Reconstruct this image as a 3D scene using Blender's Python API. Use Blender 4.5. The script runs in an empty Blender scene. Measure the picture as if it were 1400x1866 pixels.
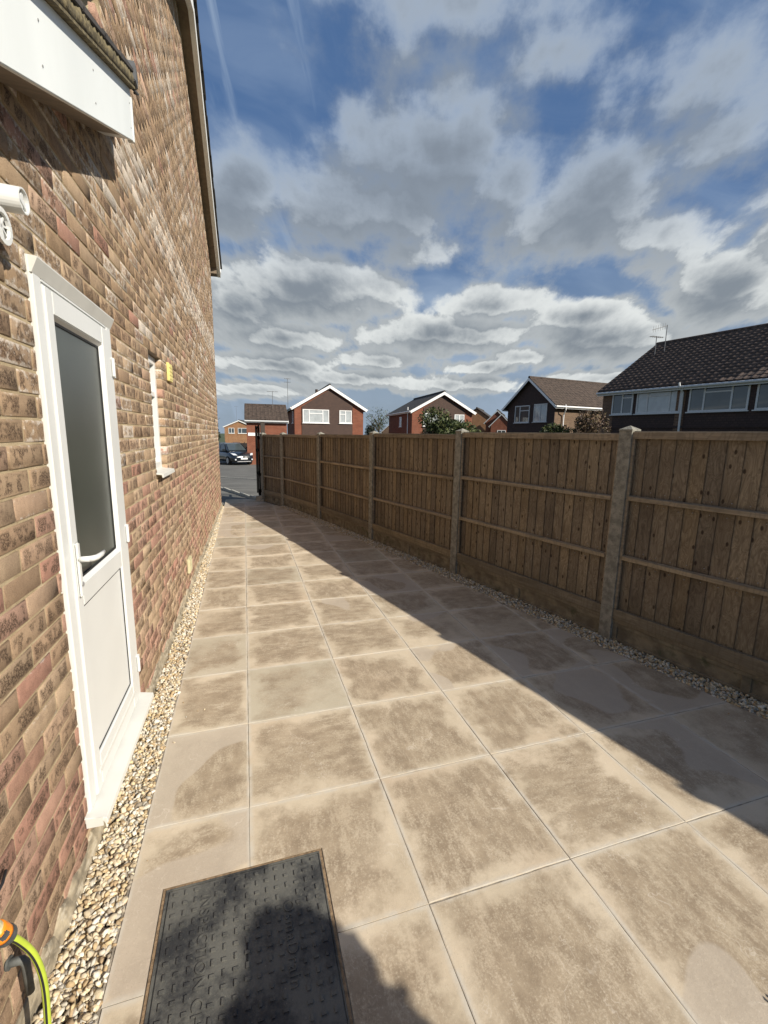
import bpy, bmesh, math, random
import numpy as np
from mathutils import Vector, Matrix
random.seed(7); rng = np.random.default_rng(7)
R = math.radians
SC = bpy.context.scene
COL = SC.collection

# ------------------------------------------------------------------ camera
CAM_H = 1.627
F_PX, YAW, PITCH, ROLL = 808.6, 0.30338, 0.17280, 0.01661      # focal length in units of 1400 px width
cam = bpy.data.cameras.new('camera'); camo = bpy.data.objects.new('camera', cam); COL.objects.link(camo)
fw = Vector((math.sin(YAW)*math.cos(PITCH), math.cos(YAW)*math.cos(PITCH), -math.sin(PITCH)))
rt = Vector((math.cos(YAW), -math.sin(YAW), 0)); up = rt.cross(fw)
rt2 = math.cos(ROLL)*rt + math.sin(ROLL)*up; up2 = -math.sin(ROLL)*rt + math.cos(ROLL)*up
camo.matrix_world = Matrix(((rt2.x, up2.x, -fw.x, 0), (rt2.y, up2.y, -fw.y, 0), (rt2.z, up2.z, -fw.z, CAM_H), (0, 0, 0, 1)))
cam.sensor_fit = 'HORIZONTAL'; cam.sensor_width = 36; cam.lens = 36*F_PX/1400
cam.clip_start = 0.02; cam.clip_end = 3000
SC.camera = camo

def seen_size(x, y, z):
    v = Vector((x, y, z-CAM_H)); d = v.dot(fw)
    if d < .2: return None
    return 700+F_PX*v.dot(rt2)/d, 933-F_PX*v.dot(up2)/d, d

# ------------------------------------------------------------------ light
SUN = Vector((0.537, -0.666, 0.516)).normalized()
EXPOSURE = 0.50
SUN_STRENGTH = 5.0
SKY_STRENGTH = 0.05
sun = bpy.data.lights.new('sun', 'SUN'); sun.energy = SUN_STRENGTH; sun.angle = R(0.53); sun.color = (1.0, 0.93, 0.82)
suno = bpy.data.objects.new('sun', sun); COL.objects.link(suno); suno.rotation_euler = SUN.to_track_quat('Z', 'Y').to_euler()
suno.location = (10, -12, 20)
SC.view_settings.view_transform = 'Standard'; SC.view_settings.look = 'None'
SC.view_settings.exposure = EXPOSURE; SC.view_settings.gamma = 1; SC.view_settings.use_curve_mapping = False

# ------------------------------------------------------------------ node helper
class NT:
    def __init__(s, nt): s.t = nt; s.n = nt.nodes; s.l = nt.links
    def add(s, typ, ins=None, **kw):
        n = s.n.new(typ)
        for k, v in kw.items(): setattr(n, k, v)
        if ins:
            for k, v in ins.items(): s.put(n.inputs[k], v)
        return n
    def put(s, sock, v):
        if isinstance(v, bpy.types.NodeSocket): s.l.new(v, sock)
        elif isinstance(v, (tuple, list)) and sock.type == 'RGBA' and len(v) == 3: sock.default_value = (*v, 1)
        else: sock.default_value = v
    def m(s, op, a, b=None, c=None, clamp=False):
        n = s.n.new('ShaderNodeMath'); n.operation = op; n.use_clamp = clamp
        for i, v in enumerate((a, b, c)):
            if v is not None: s.put(n.inputs[i], v)
        return n.outputs[0]
    def vm(s, op, a, b=None, out=0):
        n = s.n.new('ShaderNodeVectorMath'); n.operation = op
        s.put(n.inputs[0], a)
        if b is not None:
            if op == 'SCALE': s.put(n.inputs[3], b)
            else: s.put(n.inputs[1], b)
        return n.outputs['Value'] if op in ('LENGTH', 'DOT_PRODUCT', 'DISTANCE') else n.outputs[0]
    def ss(s, x, a, b, lo=0., hi=1.):
        n = s.n.new('ShaderNodeMapRange'); n.interpolation_type = 'SMOOTHSTEP'
        for i, v in enumerate((x, a, b, lo, hi)): s.put(n.inputs[i], v)
        return n.outputs[0]
    def noise(s, vec, scale, detail=3, rough=.55, dist=0., out='Fac', dim='3D'):
        n = s.n.new('ShaderNodeTexNoise'); n.noise_dimensions = dim
        if vec is not None: s.put(n.inputs['Vector'], vec)
        s.put(n.inputs['Scale'], scale); n.inputs['Detail'].default_value = detail
        n.inputs['Roughness'].default_value = rough; n.inputs['Distortion'].default_value = dist
        return n.outputs[out]
    def voro(s, vec, scale, out='Distance', rnd=1.0):
        n = s.n.new('ShaderNodeTexVoronoi'); s.put(n.inputs['Vector'], vec); n.inputs['Scale'].default_value = scale
        n.inputs['Randomness'].default_value = rnd
        return n.outputs[out]
    def mix(s, f, a, b, mode='MIX'):
        n = s.n.new('ShaderNodeMix'); n.data_type = 'RGBA'; n.blend_type = mode
        s.put(n.inputs[0], f); s.put(n.inputs[6], a); s.put(n.inputs[7], b)
        return n.outputs[2]
    def ramp(s, f, stops, interp='LINEAR'):
        n = s.n.new('ShaderNodeValToRGB'); s.put(n.inputs[0], f); cr = n.color_ramp; cr.interpolation = interp
        while len(cr.elements) < len(stops): cr.elements.new(.5)
        for e, (p, c) in zip(cr.elements, stops): e.position = p; e.color = (*c, 1)
        return n.outputs[0]
    def sep(s, v):
        n = s.n.new('ShaderNodeSeparateXYZ'); s.put(n.inputs[0], v); return n.outputs
    def comb(s, x, y, z=0.):
        n = s.n.new('ShaderNodeCombineXYZ'); s.put(n.inputs[0], x); s.put(n.inputs[1], y); s.put(n.inputs[2], z); return n.outputs[0]
    def bump(s, h, strength=.3, dist=.01, normal=None):
        n = s.n.new('ShaderNodeBump'); s.put(n.inputs['Height'], h); n.inputs['Strength'].default_value = strength
        n.inputs['Distance'].default_value = dist
        if normal is not None: s.put(n.inputs['Normal'], normal)
        return n.outputs[0]

def newmat(name):
    m = bpy.data.materials.new(name); m.use_nodes = True; t = NT(m.node_tree)
    return m, t, m.node_tree.nodes['Principled BSDF']
def pos(t): return t.add('ShaderNodeNewGeometry').outputs['Position']
def objc(t): return t.add('ShaderNodeTexCoord').outputs['Object']
def rnd(t): return t.add('ShaderNodeObjectInfo').outputs['Random']

def simple(name, col, rough=.6, metal=0., var=.15, scale=20., bump=.0, bscale=200., dirt=None, spec=.5, stretch=None):
    m, t, b = newmat(name); p = pos(t)
    if stretch: p = t.vm('MULTIPLY', p, stretch)
    n = t.noise(p, scale, 5)
    f = t.ss(n, .3, .7)
    lo = tuple(c*(1-var) for c in col); hi = tuple(min(1, c*(1+var)) for c in col)
    c = t.mix(f, lo, hi)
    if dirt:
        c = t.mix(t.ss(t.noise(p, dirt[1], 6, .65), dirt[2], dirt[2]+.18), c, dirt[0])
    t.put(b.inputs['Base Color'], c); b.inputs['Roughness'].default_value = rough; b.inputs['Metallic'].default_value = metal
    b.inputs['Specular IOR Level'].default_value = spec
    if bump: t.put(b.inputs['Normal'], t.bump(t.noise(p, bscale, 4), bump, .004))
    return m

M = {}
# -- house brick: rustic buff/brown bricks, burnt blotches, some efflorescence. attribute bk = (tone, blotch, bloom, seed)
def mk_brick():
    m, t, b = newmat('rustic_brick')
    at = t.add('ShaderNodeAttribute', attribute_name='bk'); bk = t.sep(at.outputs['Vector']); seed = at.outputs['Alpha']
    uvn = t.add('ShaderNodeUVMap', uv_map='UVMap').outputs[0]; uv = t.sep(uvn)
    p = pos(t)
    base = t.ramp(bk[0], [(0, (.330, .225, .135)), (.22, (.440, .315, .200)), (.42, (.365, .248, .158)), (.62, (.500, .370, .245)), (.74, (.410, .220, .160)), (.88, (.47, .29, .21)), (1, (.56, .44, .31))])
    big = t.noise(p, 26., 3)
    base = t.mix(t.ss(big, .3, .7), t.mix(.22, base, (.12, .07, .045)), base)
    # blotches: two vertical burnt bands per brick
    w = t.noise(p, 45., 4, .6)
    ph = t.m('MULTIPLY', seed, 6.28)
    s1 = t.m('SINE', t.m('ADD', t.m('MULTIPLY', uv[0], 9.0), t.m('ADD', ph, t.m('MULTIPLY', w, 2.2))))
    edge = t.m('MULTIPLY', t.ss(t.m('MINIMUM', uv[1], t.m('SUBTRACT', 1.0, uv[1])), .03, .2), t.ss(t.m('MINIMUM', uv[0], t.m('SUBTRACT', 1.0, uv[0])), .0, .06))
    nb = t.noise(t.comb(t.m('MULTIPLY_ADD', uv[0], 4.0, t.m('MULTIPLY', seed, 57.)), t.m('MULTIPLY', uv[1], .9), t.m('MULTIPLY', seed, 23.)), 1.25, 3, .6)
    bl = t.m('MULTIPLY', t.ss(t.m('ADD', nb, t.m('MULTIPLY', t.m('SUBTRACT', w, .5), .30)), .42, .56), edge)
    bl = t.m('MULTIPLY', bl, t.ss(bk[1], .05, .35))
    sp = t.noise(p, 170., 6, .85)
    spk = t.ss(sp, .45, .52)
    dark = t.mix(t.noise(p, 60., 2), (.045, .026, .018), (.12, .075, .048))
    f = t.m('MULTIPLY', bl, t.m('ADD', t.m('MULTIPLY', spk, .78), .20))
    col = t.mix(f, base, dark)
    pits = t.ss(t.noise(p, 300., 4, .8), .56, .64)
    col = t.mix(t.m('MULTIPLY', pits, .75), col, (.09, .055, .035))
    fle = t.ss(t.noise(t.vm('ADD', p, (9., 4., 2.)), 240., 4, .85), .60, .68); col = t.mix(t.m('MULTIPLY', fle, .55), col, (.62, .50, .36))
    # efflorescence
    en = t.noise(p, 38., 5, .7); rim = t.ss(t.m('MINIMUM', uv[1], t.m('SUBTRACT', 1.0, uv[1])), .28, .0)
    ef = t.ss(t.m('ADD', t.m('ADD', en, t.m('MULTIPLY', rim, .16)), t.m('MULTIPLY', bk[2], .55)), .80, .98)
    ef = t.m('MULTIPLY', ef, t.m('ADD', .35, t.m('MULTIPLY', t.ss(t.noise(p, 260., 3, .8), .42, .56), .6)))
    col = t.mix(ef, col, (.66, .60, .52))
    t.put(b.inputs['Base Color'], col); b.inputs['Roughness'].default_value = .9; b.inputs['Specular IOR Level'].default_value = .2
    h = t.m('ADD', t.m('MULTIPLY', sp, .7), t.m('MULTIPLY', t.noise(t.vm('MULTIPLY', p, (1, 1.6, .5)), 130., 4, .7), .8))
    t.put(b.inputs['Normal'], t.bump(h, .85, .008))
    return m
M['brick'] = mk_brick()
def mk_mortar():
    m, t, b = newmat('buff_mortar'); p = pos(t)
    c = t.ramp(t.noise(p, 9., 5, .6), [(.3, (.34, .26, .155)), (.55, (.48, .385, .245)), (.75, (.57, .475, .33))])
    c = t.mix(t.ss(t.noise(p, 300., 3), .5, .7, 0, .5), c, (.2, .15, .09))
    t.put(b.inputs['Base Color'], c); b.inputs['Roughness'].default_value = .95; b.inputs['Specular IOR Level'].default_value = .1
    t.put(b.inputs['Normal'], t.bump(t.noise(p, 250., 5, .7), .8, .006))
    return m
M['mortar'] = mk_mortar()
M['foot'] = simple('foundation_render', (.27, .225, .155), .95, var=.45, scale=24, bump=1., bscale=110, dirt=((.42, .37, .28), 40., .5), stretch=(1, .45, 1))
# -- paving
def mk_slab():
    m, t, b = newmat('sandstone_slab')
    at = t.add('ShaderNodeAttribute', attribute_name='sl'); a = t.sep(at.outputs['Vector']); seed = at.outputs['Alpha']
    uv = t.sep(t.add('ShaderNodeUVMap', uv_map='UVMap').outputs[0])
    p = t.vm('ADD', pos(t), t.comb(t.m('MULTIPLY', seed, 17.), t.m('MULTIPLY', seed, 31.), t.m('MULTIPLY', seed, 9.)))
    wob = t.noise(p, 5., 4, .6); wob2 = t.noise(p, 22., 4, .65)
    ex = t.m('MINIMUM', uv[0], t.m('SUBTRACT', 1., uv[0])); ey = t.m('MINIMUM', uv[1], t.m('SUBTRACT', 1., uv[1]))
    e = t.m('SUBTRACT', t.m('MULTIPLY', t.m('MINIMUM', ex, ey), .8), t.m('MULTIPLY', t.m('SUBTRACT', t.noise(pos(t), 1.1, 3, .5), .5), .30))
    e = t.m('ADD', e, t.m('MULTIPLY', t.m('SUBTRACT', wob, .5), .52)); e = t.m('ADD', e, t.m('MULTIPLY', t.m('SUBTRACT', wob2, .5), .10))
    rim = t.ss(e, -.01, .15)
    streak = t.noise(t.vm('MULTIPLY', p, t.comb(t.ss(a[2], .45, .55, 1., 3.2), t.ss(a[2], .45, .55, 3.0, 1.1), 1.)), 7., 7, .72)
    speck = t.noise(p, 120., 5, .8)
    patch = t.ss(t.m('ADD', t.m('ADD', t.m('MULTIPLY', t.noise(p, 2.6, 5, .62), 1.15), t.m('MULTIPLY', streak, .35)), t.m('MULTIPLY', a[0], .62)), .58, 1.02)
    st = t.m('MULTIPLY', rim, patch)
    wear = t.ss(t.m('ADD', t.m('MULTIPLY', streak, .6), t.m('MULTIPLY', speck, .5)), .50, .66)
    st = t.m('MULTIPLY', st, t.m('SUBTRACT', 1., t.m('MULTIPLY', wear, .62)))
    # smooth tide-line stains on a few slabs
    tide = t.ss(t.noise(p, 2.0, 1, .3), .535, .555); tide = t.m('MULTIPLY', tide, t.ss(a[1], .56, .60))
    pale = t.mix(t.ss(t.noise(p, 3.1, 4), .3, .7), (.490, .412, .298), (.585, .495, .368))
    pale = t.mix(t.m('MULTIPLY', t.ss(t.noise(p, 1.7, 3), .5, .75), .55), pale, (.50, .385, .27))
    pale = t.mix(t.ss(a[1], .0, .16, .75, 0.), pale, (.40, .37, .285))
    brown = t.mix(t.ss(t.noise(p, 9., 5, .7), .3, .7), (.245, .188, .126), (.365, .290, .200))
    c = t.mix(t.m('MULTIPLY', st, .96), pale, brown)
    c = t.mix(t.m('MULTIPLY', tide, .8), c, (.44, .375, .295))
    c = t.mix(t.m('MULTIPLY', t.ss(speck, .56, .68), .35), c, (.60, .52, .40))
    c = t.mix(t.m('MULTIPLY', t.ss(t.noise(p, 300., 2, .8), .60, .72), .35), c, (.16, .12, .08))
    # thin pale scratches
    wv = t.add('ShaderNodeTexVoronoi', {'Vector': t.vm('ADD', t.vm('MULTIPLY', p, (1., .22, 1.)), t.comb(t.m('MULTIPLY', wob, .5), 0., 0.)), 'Scale': 7.}, feature='DISTANCE_TO_EDGE')
    scr = t.m('MULTIPLY', t.ss(wv.outputs['Distance'], .010, .0), t.ss(t.noise(p, 4.5, 3), .52, .60))
    c = t.mix(t.m('MULTIPLY', scr, .45), c, (.62, .55, .45))
    # scuffed joint edges
    ed = t.m('MINIMUM', ex, ey)
    c = t.mix(t.m('MULTIPLY', t.ss(ed, .040, .004), t.ss(t.noise(p, 16., 5), .34, .60, .15, .9)), c, (.52, .475, .395))
    t.put(b.inputs['Base Color'], c)
    t.put(b.inputs['Roughness'], t.mix(st, (.82,)*3, (.62,)*3)); b.inputs['Specular IOR Level'].default_value = .3
    h = t.m('ADD', t.m('MULTIPLY', speck, .35), t.m('ADD', t.m('MULTIPLY', streak, .5), t.m('MULTIPLY', wob2, .9)))
    t.put(b.inputs['Normal'], t.bump(h, .28, .006))
    return m
M['slab'] = mk_slab()
M['joint'] = simple('joint_mortar', (.27, .235, .185), .95, var=.4, scale=30, bump=.6)
M['earth'] = simple('dark_bed', (.16, .13, .09), 1., var=.4, scale=40)
def mk_stone():
    m, t, b = newmat('cream_gravel')
    at = t.add('ShaderNodeAttribute', attribute_name='st'); c = at.outputs['Color']; p = pos(t)
    c = t.mix(t.ss(t.noise(p, 90., 4, .6), .45, .75, 0, .35), c, t.mix(.5, c, (.22, .15, .08)))
    t.put(b.inputs['Base Color'], c); b.inputs['Roughness'].default_value = .8; b.inputs['Specular IOR Level'].default_value = .3
    t.put(b.inputs['Normal'], t.bump(t.noise(p, 180., 4, .7), .5, .004))
    return m
M['stone'] = mk_stone()
# -- timber
def mk_wood(name, lo, hi, dark, knots=True, axis='Z'):
    m, t, b = newmat(name); r = rnd(t)
    p = t.vm('ADD', pos(t), t.comb(0., 0., t.m('MULTIPLY', r, 40.)))
    q = objc(t)
    st = (1, 1, .045) if axis == 'Z' else (.05, .05, 1)
    warp = t.m('MULTIPLY', t.noise(t.vm('MULTIPLY', p, (1, 1, .5)), 6., 2), .5)
    g = t.noise(t.vm('MULTIPLY', t.vm('ADD', p, t.comb(warp, warp, 0.)), st), 75., 5, .62, .3)
    rings = t.m('SINE', t.m('MULTIPLY', t.m('ADD', t.noise(t.vm('MULTIPLY', p, (1., 1., .28)), 5.5, 2, .4), t.m('MULTIPLY', g, .03)), 95.))
    c = t.mix(t.ss(g, .28, .72), lo, hi)
    c = t.mix(t.m('MULTIPLY', t.ss(rings, .2, 1.), .30), c, dark)
    c = t.mix(t.m('MULTIPLY', t.ss(t.noise(p, 2.2, 4), .42, .72), .45), c, dark)
    tint = t.ramp(r, [(0, (.66, .65, .66)), (.3, (1, .96, .9)), (.5, (.80, .80, .82)), (.75, (1.15, 1.10, 1.0)), (1, (.92, .86, .76))])
    c = t.mix(1., c, tint, 'MULTIPLY')
    if knots:
        v = t.add('ShaderNodeTexVoronoi', {'Vector': t.comb(t.m('ADD', t.sep(q)[0], t.m('MULTIPLY', r, 31.)), t.m('ADD', t.m('MULTIPLY', t.sep(q)[2], .55), t.m('MULTIPLY', t.m('FLOOR', t.m('MULTIPLY', r, 9.)), .31)), 0.), 'Scale': 9.}, voronoi_dimensions='2D')
        k = t.m('MULTIPLY', t.ss(v.outputs['Distance'], .105, .05), t.ss(t.sep(v.outputs['Color'])[0], .30, .34))
        c = t.mix(t.m('MULTIPLY', k, .85), c, (.025, .016, .012))
        qx = t.sep(q)[0]; c = t.mix(t.ss(qx, .005, .001, 0., .5), c, (.03, .022, .015))
    gz = t.ss(t.sep(pos(t))[2], .1, .55, .25, 0.)
    c = t.mix(gz, c, (.07, .075, .04))
    t.put(b.inputs['Base Color'], c); b.inputs['Roughness'].default_value = .85; b.inputs['Specular IOR Level'].default_value = .2
    t.put(b.inputs['Normal'], t.bump(g, .45, .004))
    return m
M['board'] = mk_wood('weathered_fence_board', (.145, .118, .086), (.285, .238, .175), (.085, .066, .048))
M['rail'] = mk_wood('fence_rail_timber', (.21, .175, .13), (.34, .285, .21), (.12, .10, .075), False, 'H')
M['gboard'] = simple('gravel_board_concrete', (.17, .145, .10), .95, var=.35, scale=9, bump=.6, bscale=90, dirt=((.075, .08, .045), 7., .52))
M['post'] = simple('concrete_post', (.215, .205, .170), .95, var=.3, scale=22, bump=1., bscale=140, dirt=((.09, .085, .055), 90., .56))
# -- plastics
M['pvc'] = simple('white_pvc', (.62, .625, .60), .32, var=.03, scale=3)
M['pvc_dirty'] = simple('white_pvc_weathered', (.60, .595, .55), .4, var=.05, scale=8, dirt=((.42, .38, .28), 60., .70))
M['fascia'] = simple('white_fascia_pvc', (.76, .79, .77), .4, var=.05, scale=2.2, stretch=(1, 1, .25), dirt=((.55, .56, .52), 5., .62))
M['soffit'] = simple('brown_soffit', (.17, .13, .09), .7, var=.15)
M['rubber'] = simple('black_gasket', (.012, .012, .012), .6, var=.1)
M['screw'] = simple('grey_screw', (.25, .25, .25), .5)
def mk_glass(name, col, rough, spec=.8):
    m, t, b = newmat(name); p = pos(t)
    t.put(b.inputs['Base Color'], t.mix(t.ss(t.noise(p, 3., 3), .3, .7), tuple(c*.8 for c in col), col))
    b.inputs['Roughness'].default_value = rough; b.inputs['Specular IOR Level'].default_value = spec; b.inputs['IOR'].default_value = 1.52
    return m, t, b
M['obscure'], _t, _b = mk_glass('obscure_glass', (.055, .062, .052), .30)
_t.put(_b.inputs['Normal'], _t.bump(_t.noise(pos(_t), 260., 3, .6), .22, .003))
M['pane'], _t, _b = mk_glass('window_glass', (.055, .070, .075), .04, 1.)
M['pane_blind'], _t, _b = mk_glass('window_glass_with_net', (.42, .45, .45), .08, 1.)
M['dark'] = simple('dark_interior', (.01, .01, .01), .9)
# cover
def mk_cover():
    m, t, b = newmat('black_cover_plastic'); p = pos(t)
    dust = t.ss(t.m('ADD', t.noise(p, 5.5, 4, .6), t.m('MULTIPLY', t.noise(p, 60., 4, .75), .35)), .52, .80)
    c = t.mix(dust, (.024, .025, .026), (.110, .108, .094))
    c = t.mix(t.m('MULTIPLY', t.ss(t.noise(p, 160., 4, .8), .62, .72), .6), c, (.28, .27, .22))
    t.put(b.inputs['Base Color'], c); b.inputs['Roughness'].default_value = .6
    t.put(b.inputs['Normal'], t.bump(t.noise(p, 220., 4, .7), .4, .003))
    return m
M['cover'] = mk_cover()
M['seal'] = simple('rusty_mortar_seal', (.22, .15, .085), .9, var=.35, scale=60, bump=.6)
# far things
def mk_tarmac():
    m, t, b = newmat('tarmac'); p = pos(t)
    c = t.mix(t.ss(t.noise(p, 1.2, 5, .6), .3, .7), (.115, .112, .100), (.165, .160, .142))
    c = t.mix(t.ss(t.noise(t.vm('MULTIPLY', p, (.25, 1.3, 1)), .9, 4), .52, .62, 0., .4), c, (.085, .083, .076))
    c = t.mix(t.ss(t.noise(p, 60., 3), .55, .7, 0, .5), c, (.24, .23, .21))
    t.put(b.inputs['Base Color'], c); b.inputs['Roughness'].default_value = .9; b.inputs['Specular IOR Level'].default_value = .25
    t.put(b.inputs['Normal'], t.bump(t.noise(p, 120., 3), .5, .006))
    return m
M['tarmac'] = mk_tarmac()
M['kerb'] = simple('kerb_concrete', (.42, .40, .34), .9, var=.2, scale=8, bump=.3)
M['grass'] = simple('rough_grass', (.045, .065, .022), .95, var=.5, scale=3, bump=.6, bscale=30)
def mk_farbrick(name, c1, c2, mort):
    m, t, b = newmat(name); o = objc(t); s = t.sep(o)
    nrm = t.add('ShaderNodeTexCoord').outputs['Normal']; ns = t.sep(nrm)
    side = t.m('GREATER_THAN', t.m('ABSOLUTE', ns[0]), .5)
    u = t.m('ADD', t.m('MULTIPLY', s[1], side), t.m('MULTIPLY', s[0], t.m('SUBTRACT', 1., side)))
    br = t.add('ShaderNodeTexBrick', {'Vector': t.comb(u, s[2], 0.), 'Color1': c1, 'Color2': c2, 'Mortar': mort, 'Scale': 1., 'Mortar Size': .01, 'Brick Width': .225, 'Row Height': .075, 'Bias': 0.})
    c = t.mix(t.ss(t.noise(o, 1.6, 5, .65), .35, .7, 0., .45), br.outputs['Color'], tuple(x*.55 for x in c1))
    t.put(b.inputs['Base Color'], c); b.inputs['Roughness'].default_value = .9; b.inputs['Specular IOR Level'].default_value = .2
    t.put(b.inputs['Normal'], t.bump(br.outputs['Fac'], -.4, .006))
    return m
M['redbrick'] = mk_farbrick('red_brick', (.235, .070, .038), (.165, .048, .028), (.20, .13, .09))
M['orangebrick'] = mk_farbrick('orange_brick', (.33, .16, .075), (.26, .115, .055), (.33, .24, .15))
M['brownbrick'] = mk_farbrick('brown_brick', (.17, .095, .06), (.11, .065, .045), (.20, .16, .12))
M['buffbrick'] = mk_farbrick('buff_brick', (.165, .105, .065), (.10, .062, .043), (.20, .155, .11))
def mk_rows(name, c1, c2, row, bumpy=.5):
    m, t, b = newmat(name); o = objc(t); s = t.sep(o)
    nrm = t.sep(t.add('ShaderNodeTexCoord').outputs['Normal'])
    side = t.m('GREATER_THAN', t.m('ABSOLUTE', nrm[0]), .5)
    u = t.m('ADD', t.m('MULTIPLY', s[1], side), t.m('MULTIPLY', s[0], t.m('SUBTRACT', 1., side)))
    br = t.add('ShaderNodeTexBrick', {'Vector': t.comb(u, s[2], 0.), 'Color1': c1, 'Color2': c2, 'Mortar': tuple(x*.3 for x in c1), 'Scale': 1., 'Mortar Size': .008, 'Brick Width': .17, 'Row Height': row})
    c = t.mix(t.ss(t.noise(o, 2.2, 4), .35, .7, 0., .4), br.outputs['Color'], c2)
    t.put(b.inputs['Base Color'], c); b.inputs['Roughness'].default_value = .85
    t.put(b.inputs['Normal'], t.bump(br.outputs['Fac'], -bumpy, .01))
    return m
M['hung'] = mk_rows('hung_clay_tile', (.085, .050, .036), (.060, .036, .028), .11)
M['hungdark'] = mk_rows('dark_hung_tile', (.062, .036, .028), (.042, .026, .022), .11)
M['rooftile'] = simple('concrete_roof_tile', (.054, .038, .029), .9, var=.4, scale=5, bump=.5, bscale=60, dirt=((.085, .075, .045), 9., .58))
M['rooftile_red'] = simple('dark_red_roof_tile', (.088, .060, .044), .9, var=.45, scale=4, bump=.5, bscale=60, dirt=((.055, .04, .035), 7., .5))
M['rooftile_dark'] = simple('grey_roof_tile', (.045, .040, .036), .9, var=.3, scale=5)
M['trim'] = simple('white_painted_trim', (.78, .78, .76), .45, var=.04)
M['trim_grey'] = simple('dull_white_trim', (.55, .56, .55), .5, var=.08)
M['metal'] = simple('aerial_metal', (.16, .16, .16), .5, metal=.6)
M['galv'] = simple('galvanised_steel', (.42, .42, .42), .45, metal=.5)
M['blacksteel'] = simple('black_painted_steel', (.006, .006, .006), .9, spec=.1)
M['darkfence'] = simple('dark_far_fence', (.022, .018, .016), .9, var=.3)
M['gatewood'] = simple('dark_gate_timber', (.045, .036, .030), .85, var=.3, scale=20, stretch=(1, 1, .1))
M['bark'] = simple('bark', (.07, .05, .035), .95, var=.3, scale=20, bump=.8)
def mk_leaf(name, a, b_, c_):
    m, t, b = newmat(name)
    g = t.add('ShaderNodeNewGeometry'); r = g.outputs['Random Per Island']
    t.put(b.inputs['Base Color'], t.ramp(r, [(0, a), (.55, b_), (1, c_)])); b.inputs['Roughness'].default_value = .55
    b.inputs['Specular IOR Level'].default_value = .35
    return m
M['leaf'] = mk_leaf('green_leaf', (.020, .034, .010), (.048, .066, .018), (.10, .105, .035))
M['leafred'] = mk_leaf('bronze_leaf', (.040, .022, .016), (.085, .050, .030), (.13, .105, .05))
M['leafdark'] = mk_leaf('dark_conifer_leaf', (.008, .013, .007), (.014, .022, .010), (.026, .034, .015))
M['paint'], _t, _b = newmat('car_paint'); _b.inputs['Base Color'].default_value = (.006, .009, .014, 1); _b.inputs['Roughness'].default_value = .25; _b.inputs['Coat Weight'].default_value = .8; _b.inputs['Coat Roughness'].default_value = .05
M['tyre'] = simple('tyre_rubber', (.012, .012, .012), .9)
M['chrome'] = simple('chrome', (.6, .6, .6), .18, metal=1., var=.05)
M['lens'] = simple('headlight_lens', (.55, .58, .6), .15, var=.1)
M['plate'] = simple('number_plate', (.72, .72, .70), .5, var=.03)
M['hose'] = simple('yellow_green_hose', (.36, .44, .045), .35, var=.08)
M['blackpl'] = simple('black_plastic', (.016, .016, .018), .45, var=.2)
M['greypl'] = simple('dark_grey_plastic', (.055, .058, .060), .6, var=.2, scale=60, bump=.2)
M['orange'] = simple('orange_plastic', (.80, .24, .012), .4, var=.06)
M['cream'] = simple('cream_plastic', (.70, .60, .22), .5, var=.05)
M['creamgrey'] = simple('stone_coloured_plastic', (.52, .48, .30), .55, var=.05)
M['pipe'] = simple('weathered_grey_pipe', (.075, .078, .072), .7, var=.35, scale=40, dirt=((.16, .20, .16), 30., .6))
M['moss'] = simple('mossy_mortar', (.13, .105, .055), .95, var=.5, scale=45, bump=1., bscale=110, dirt=((.22, .20, .14), 60., .58))
M['lead'] = simple('grey_ridge_tile', (.085, .088, .092), .7, var=.2, scale=20)

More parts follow.
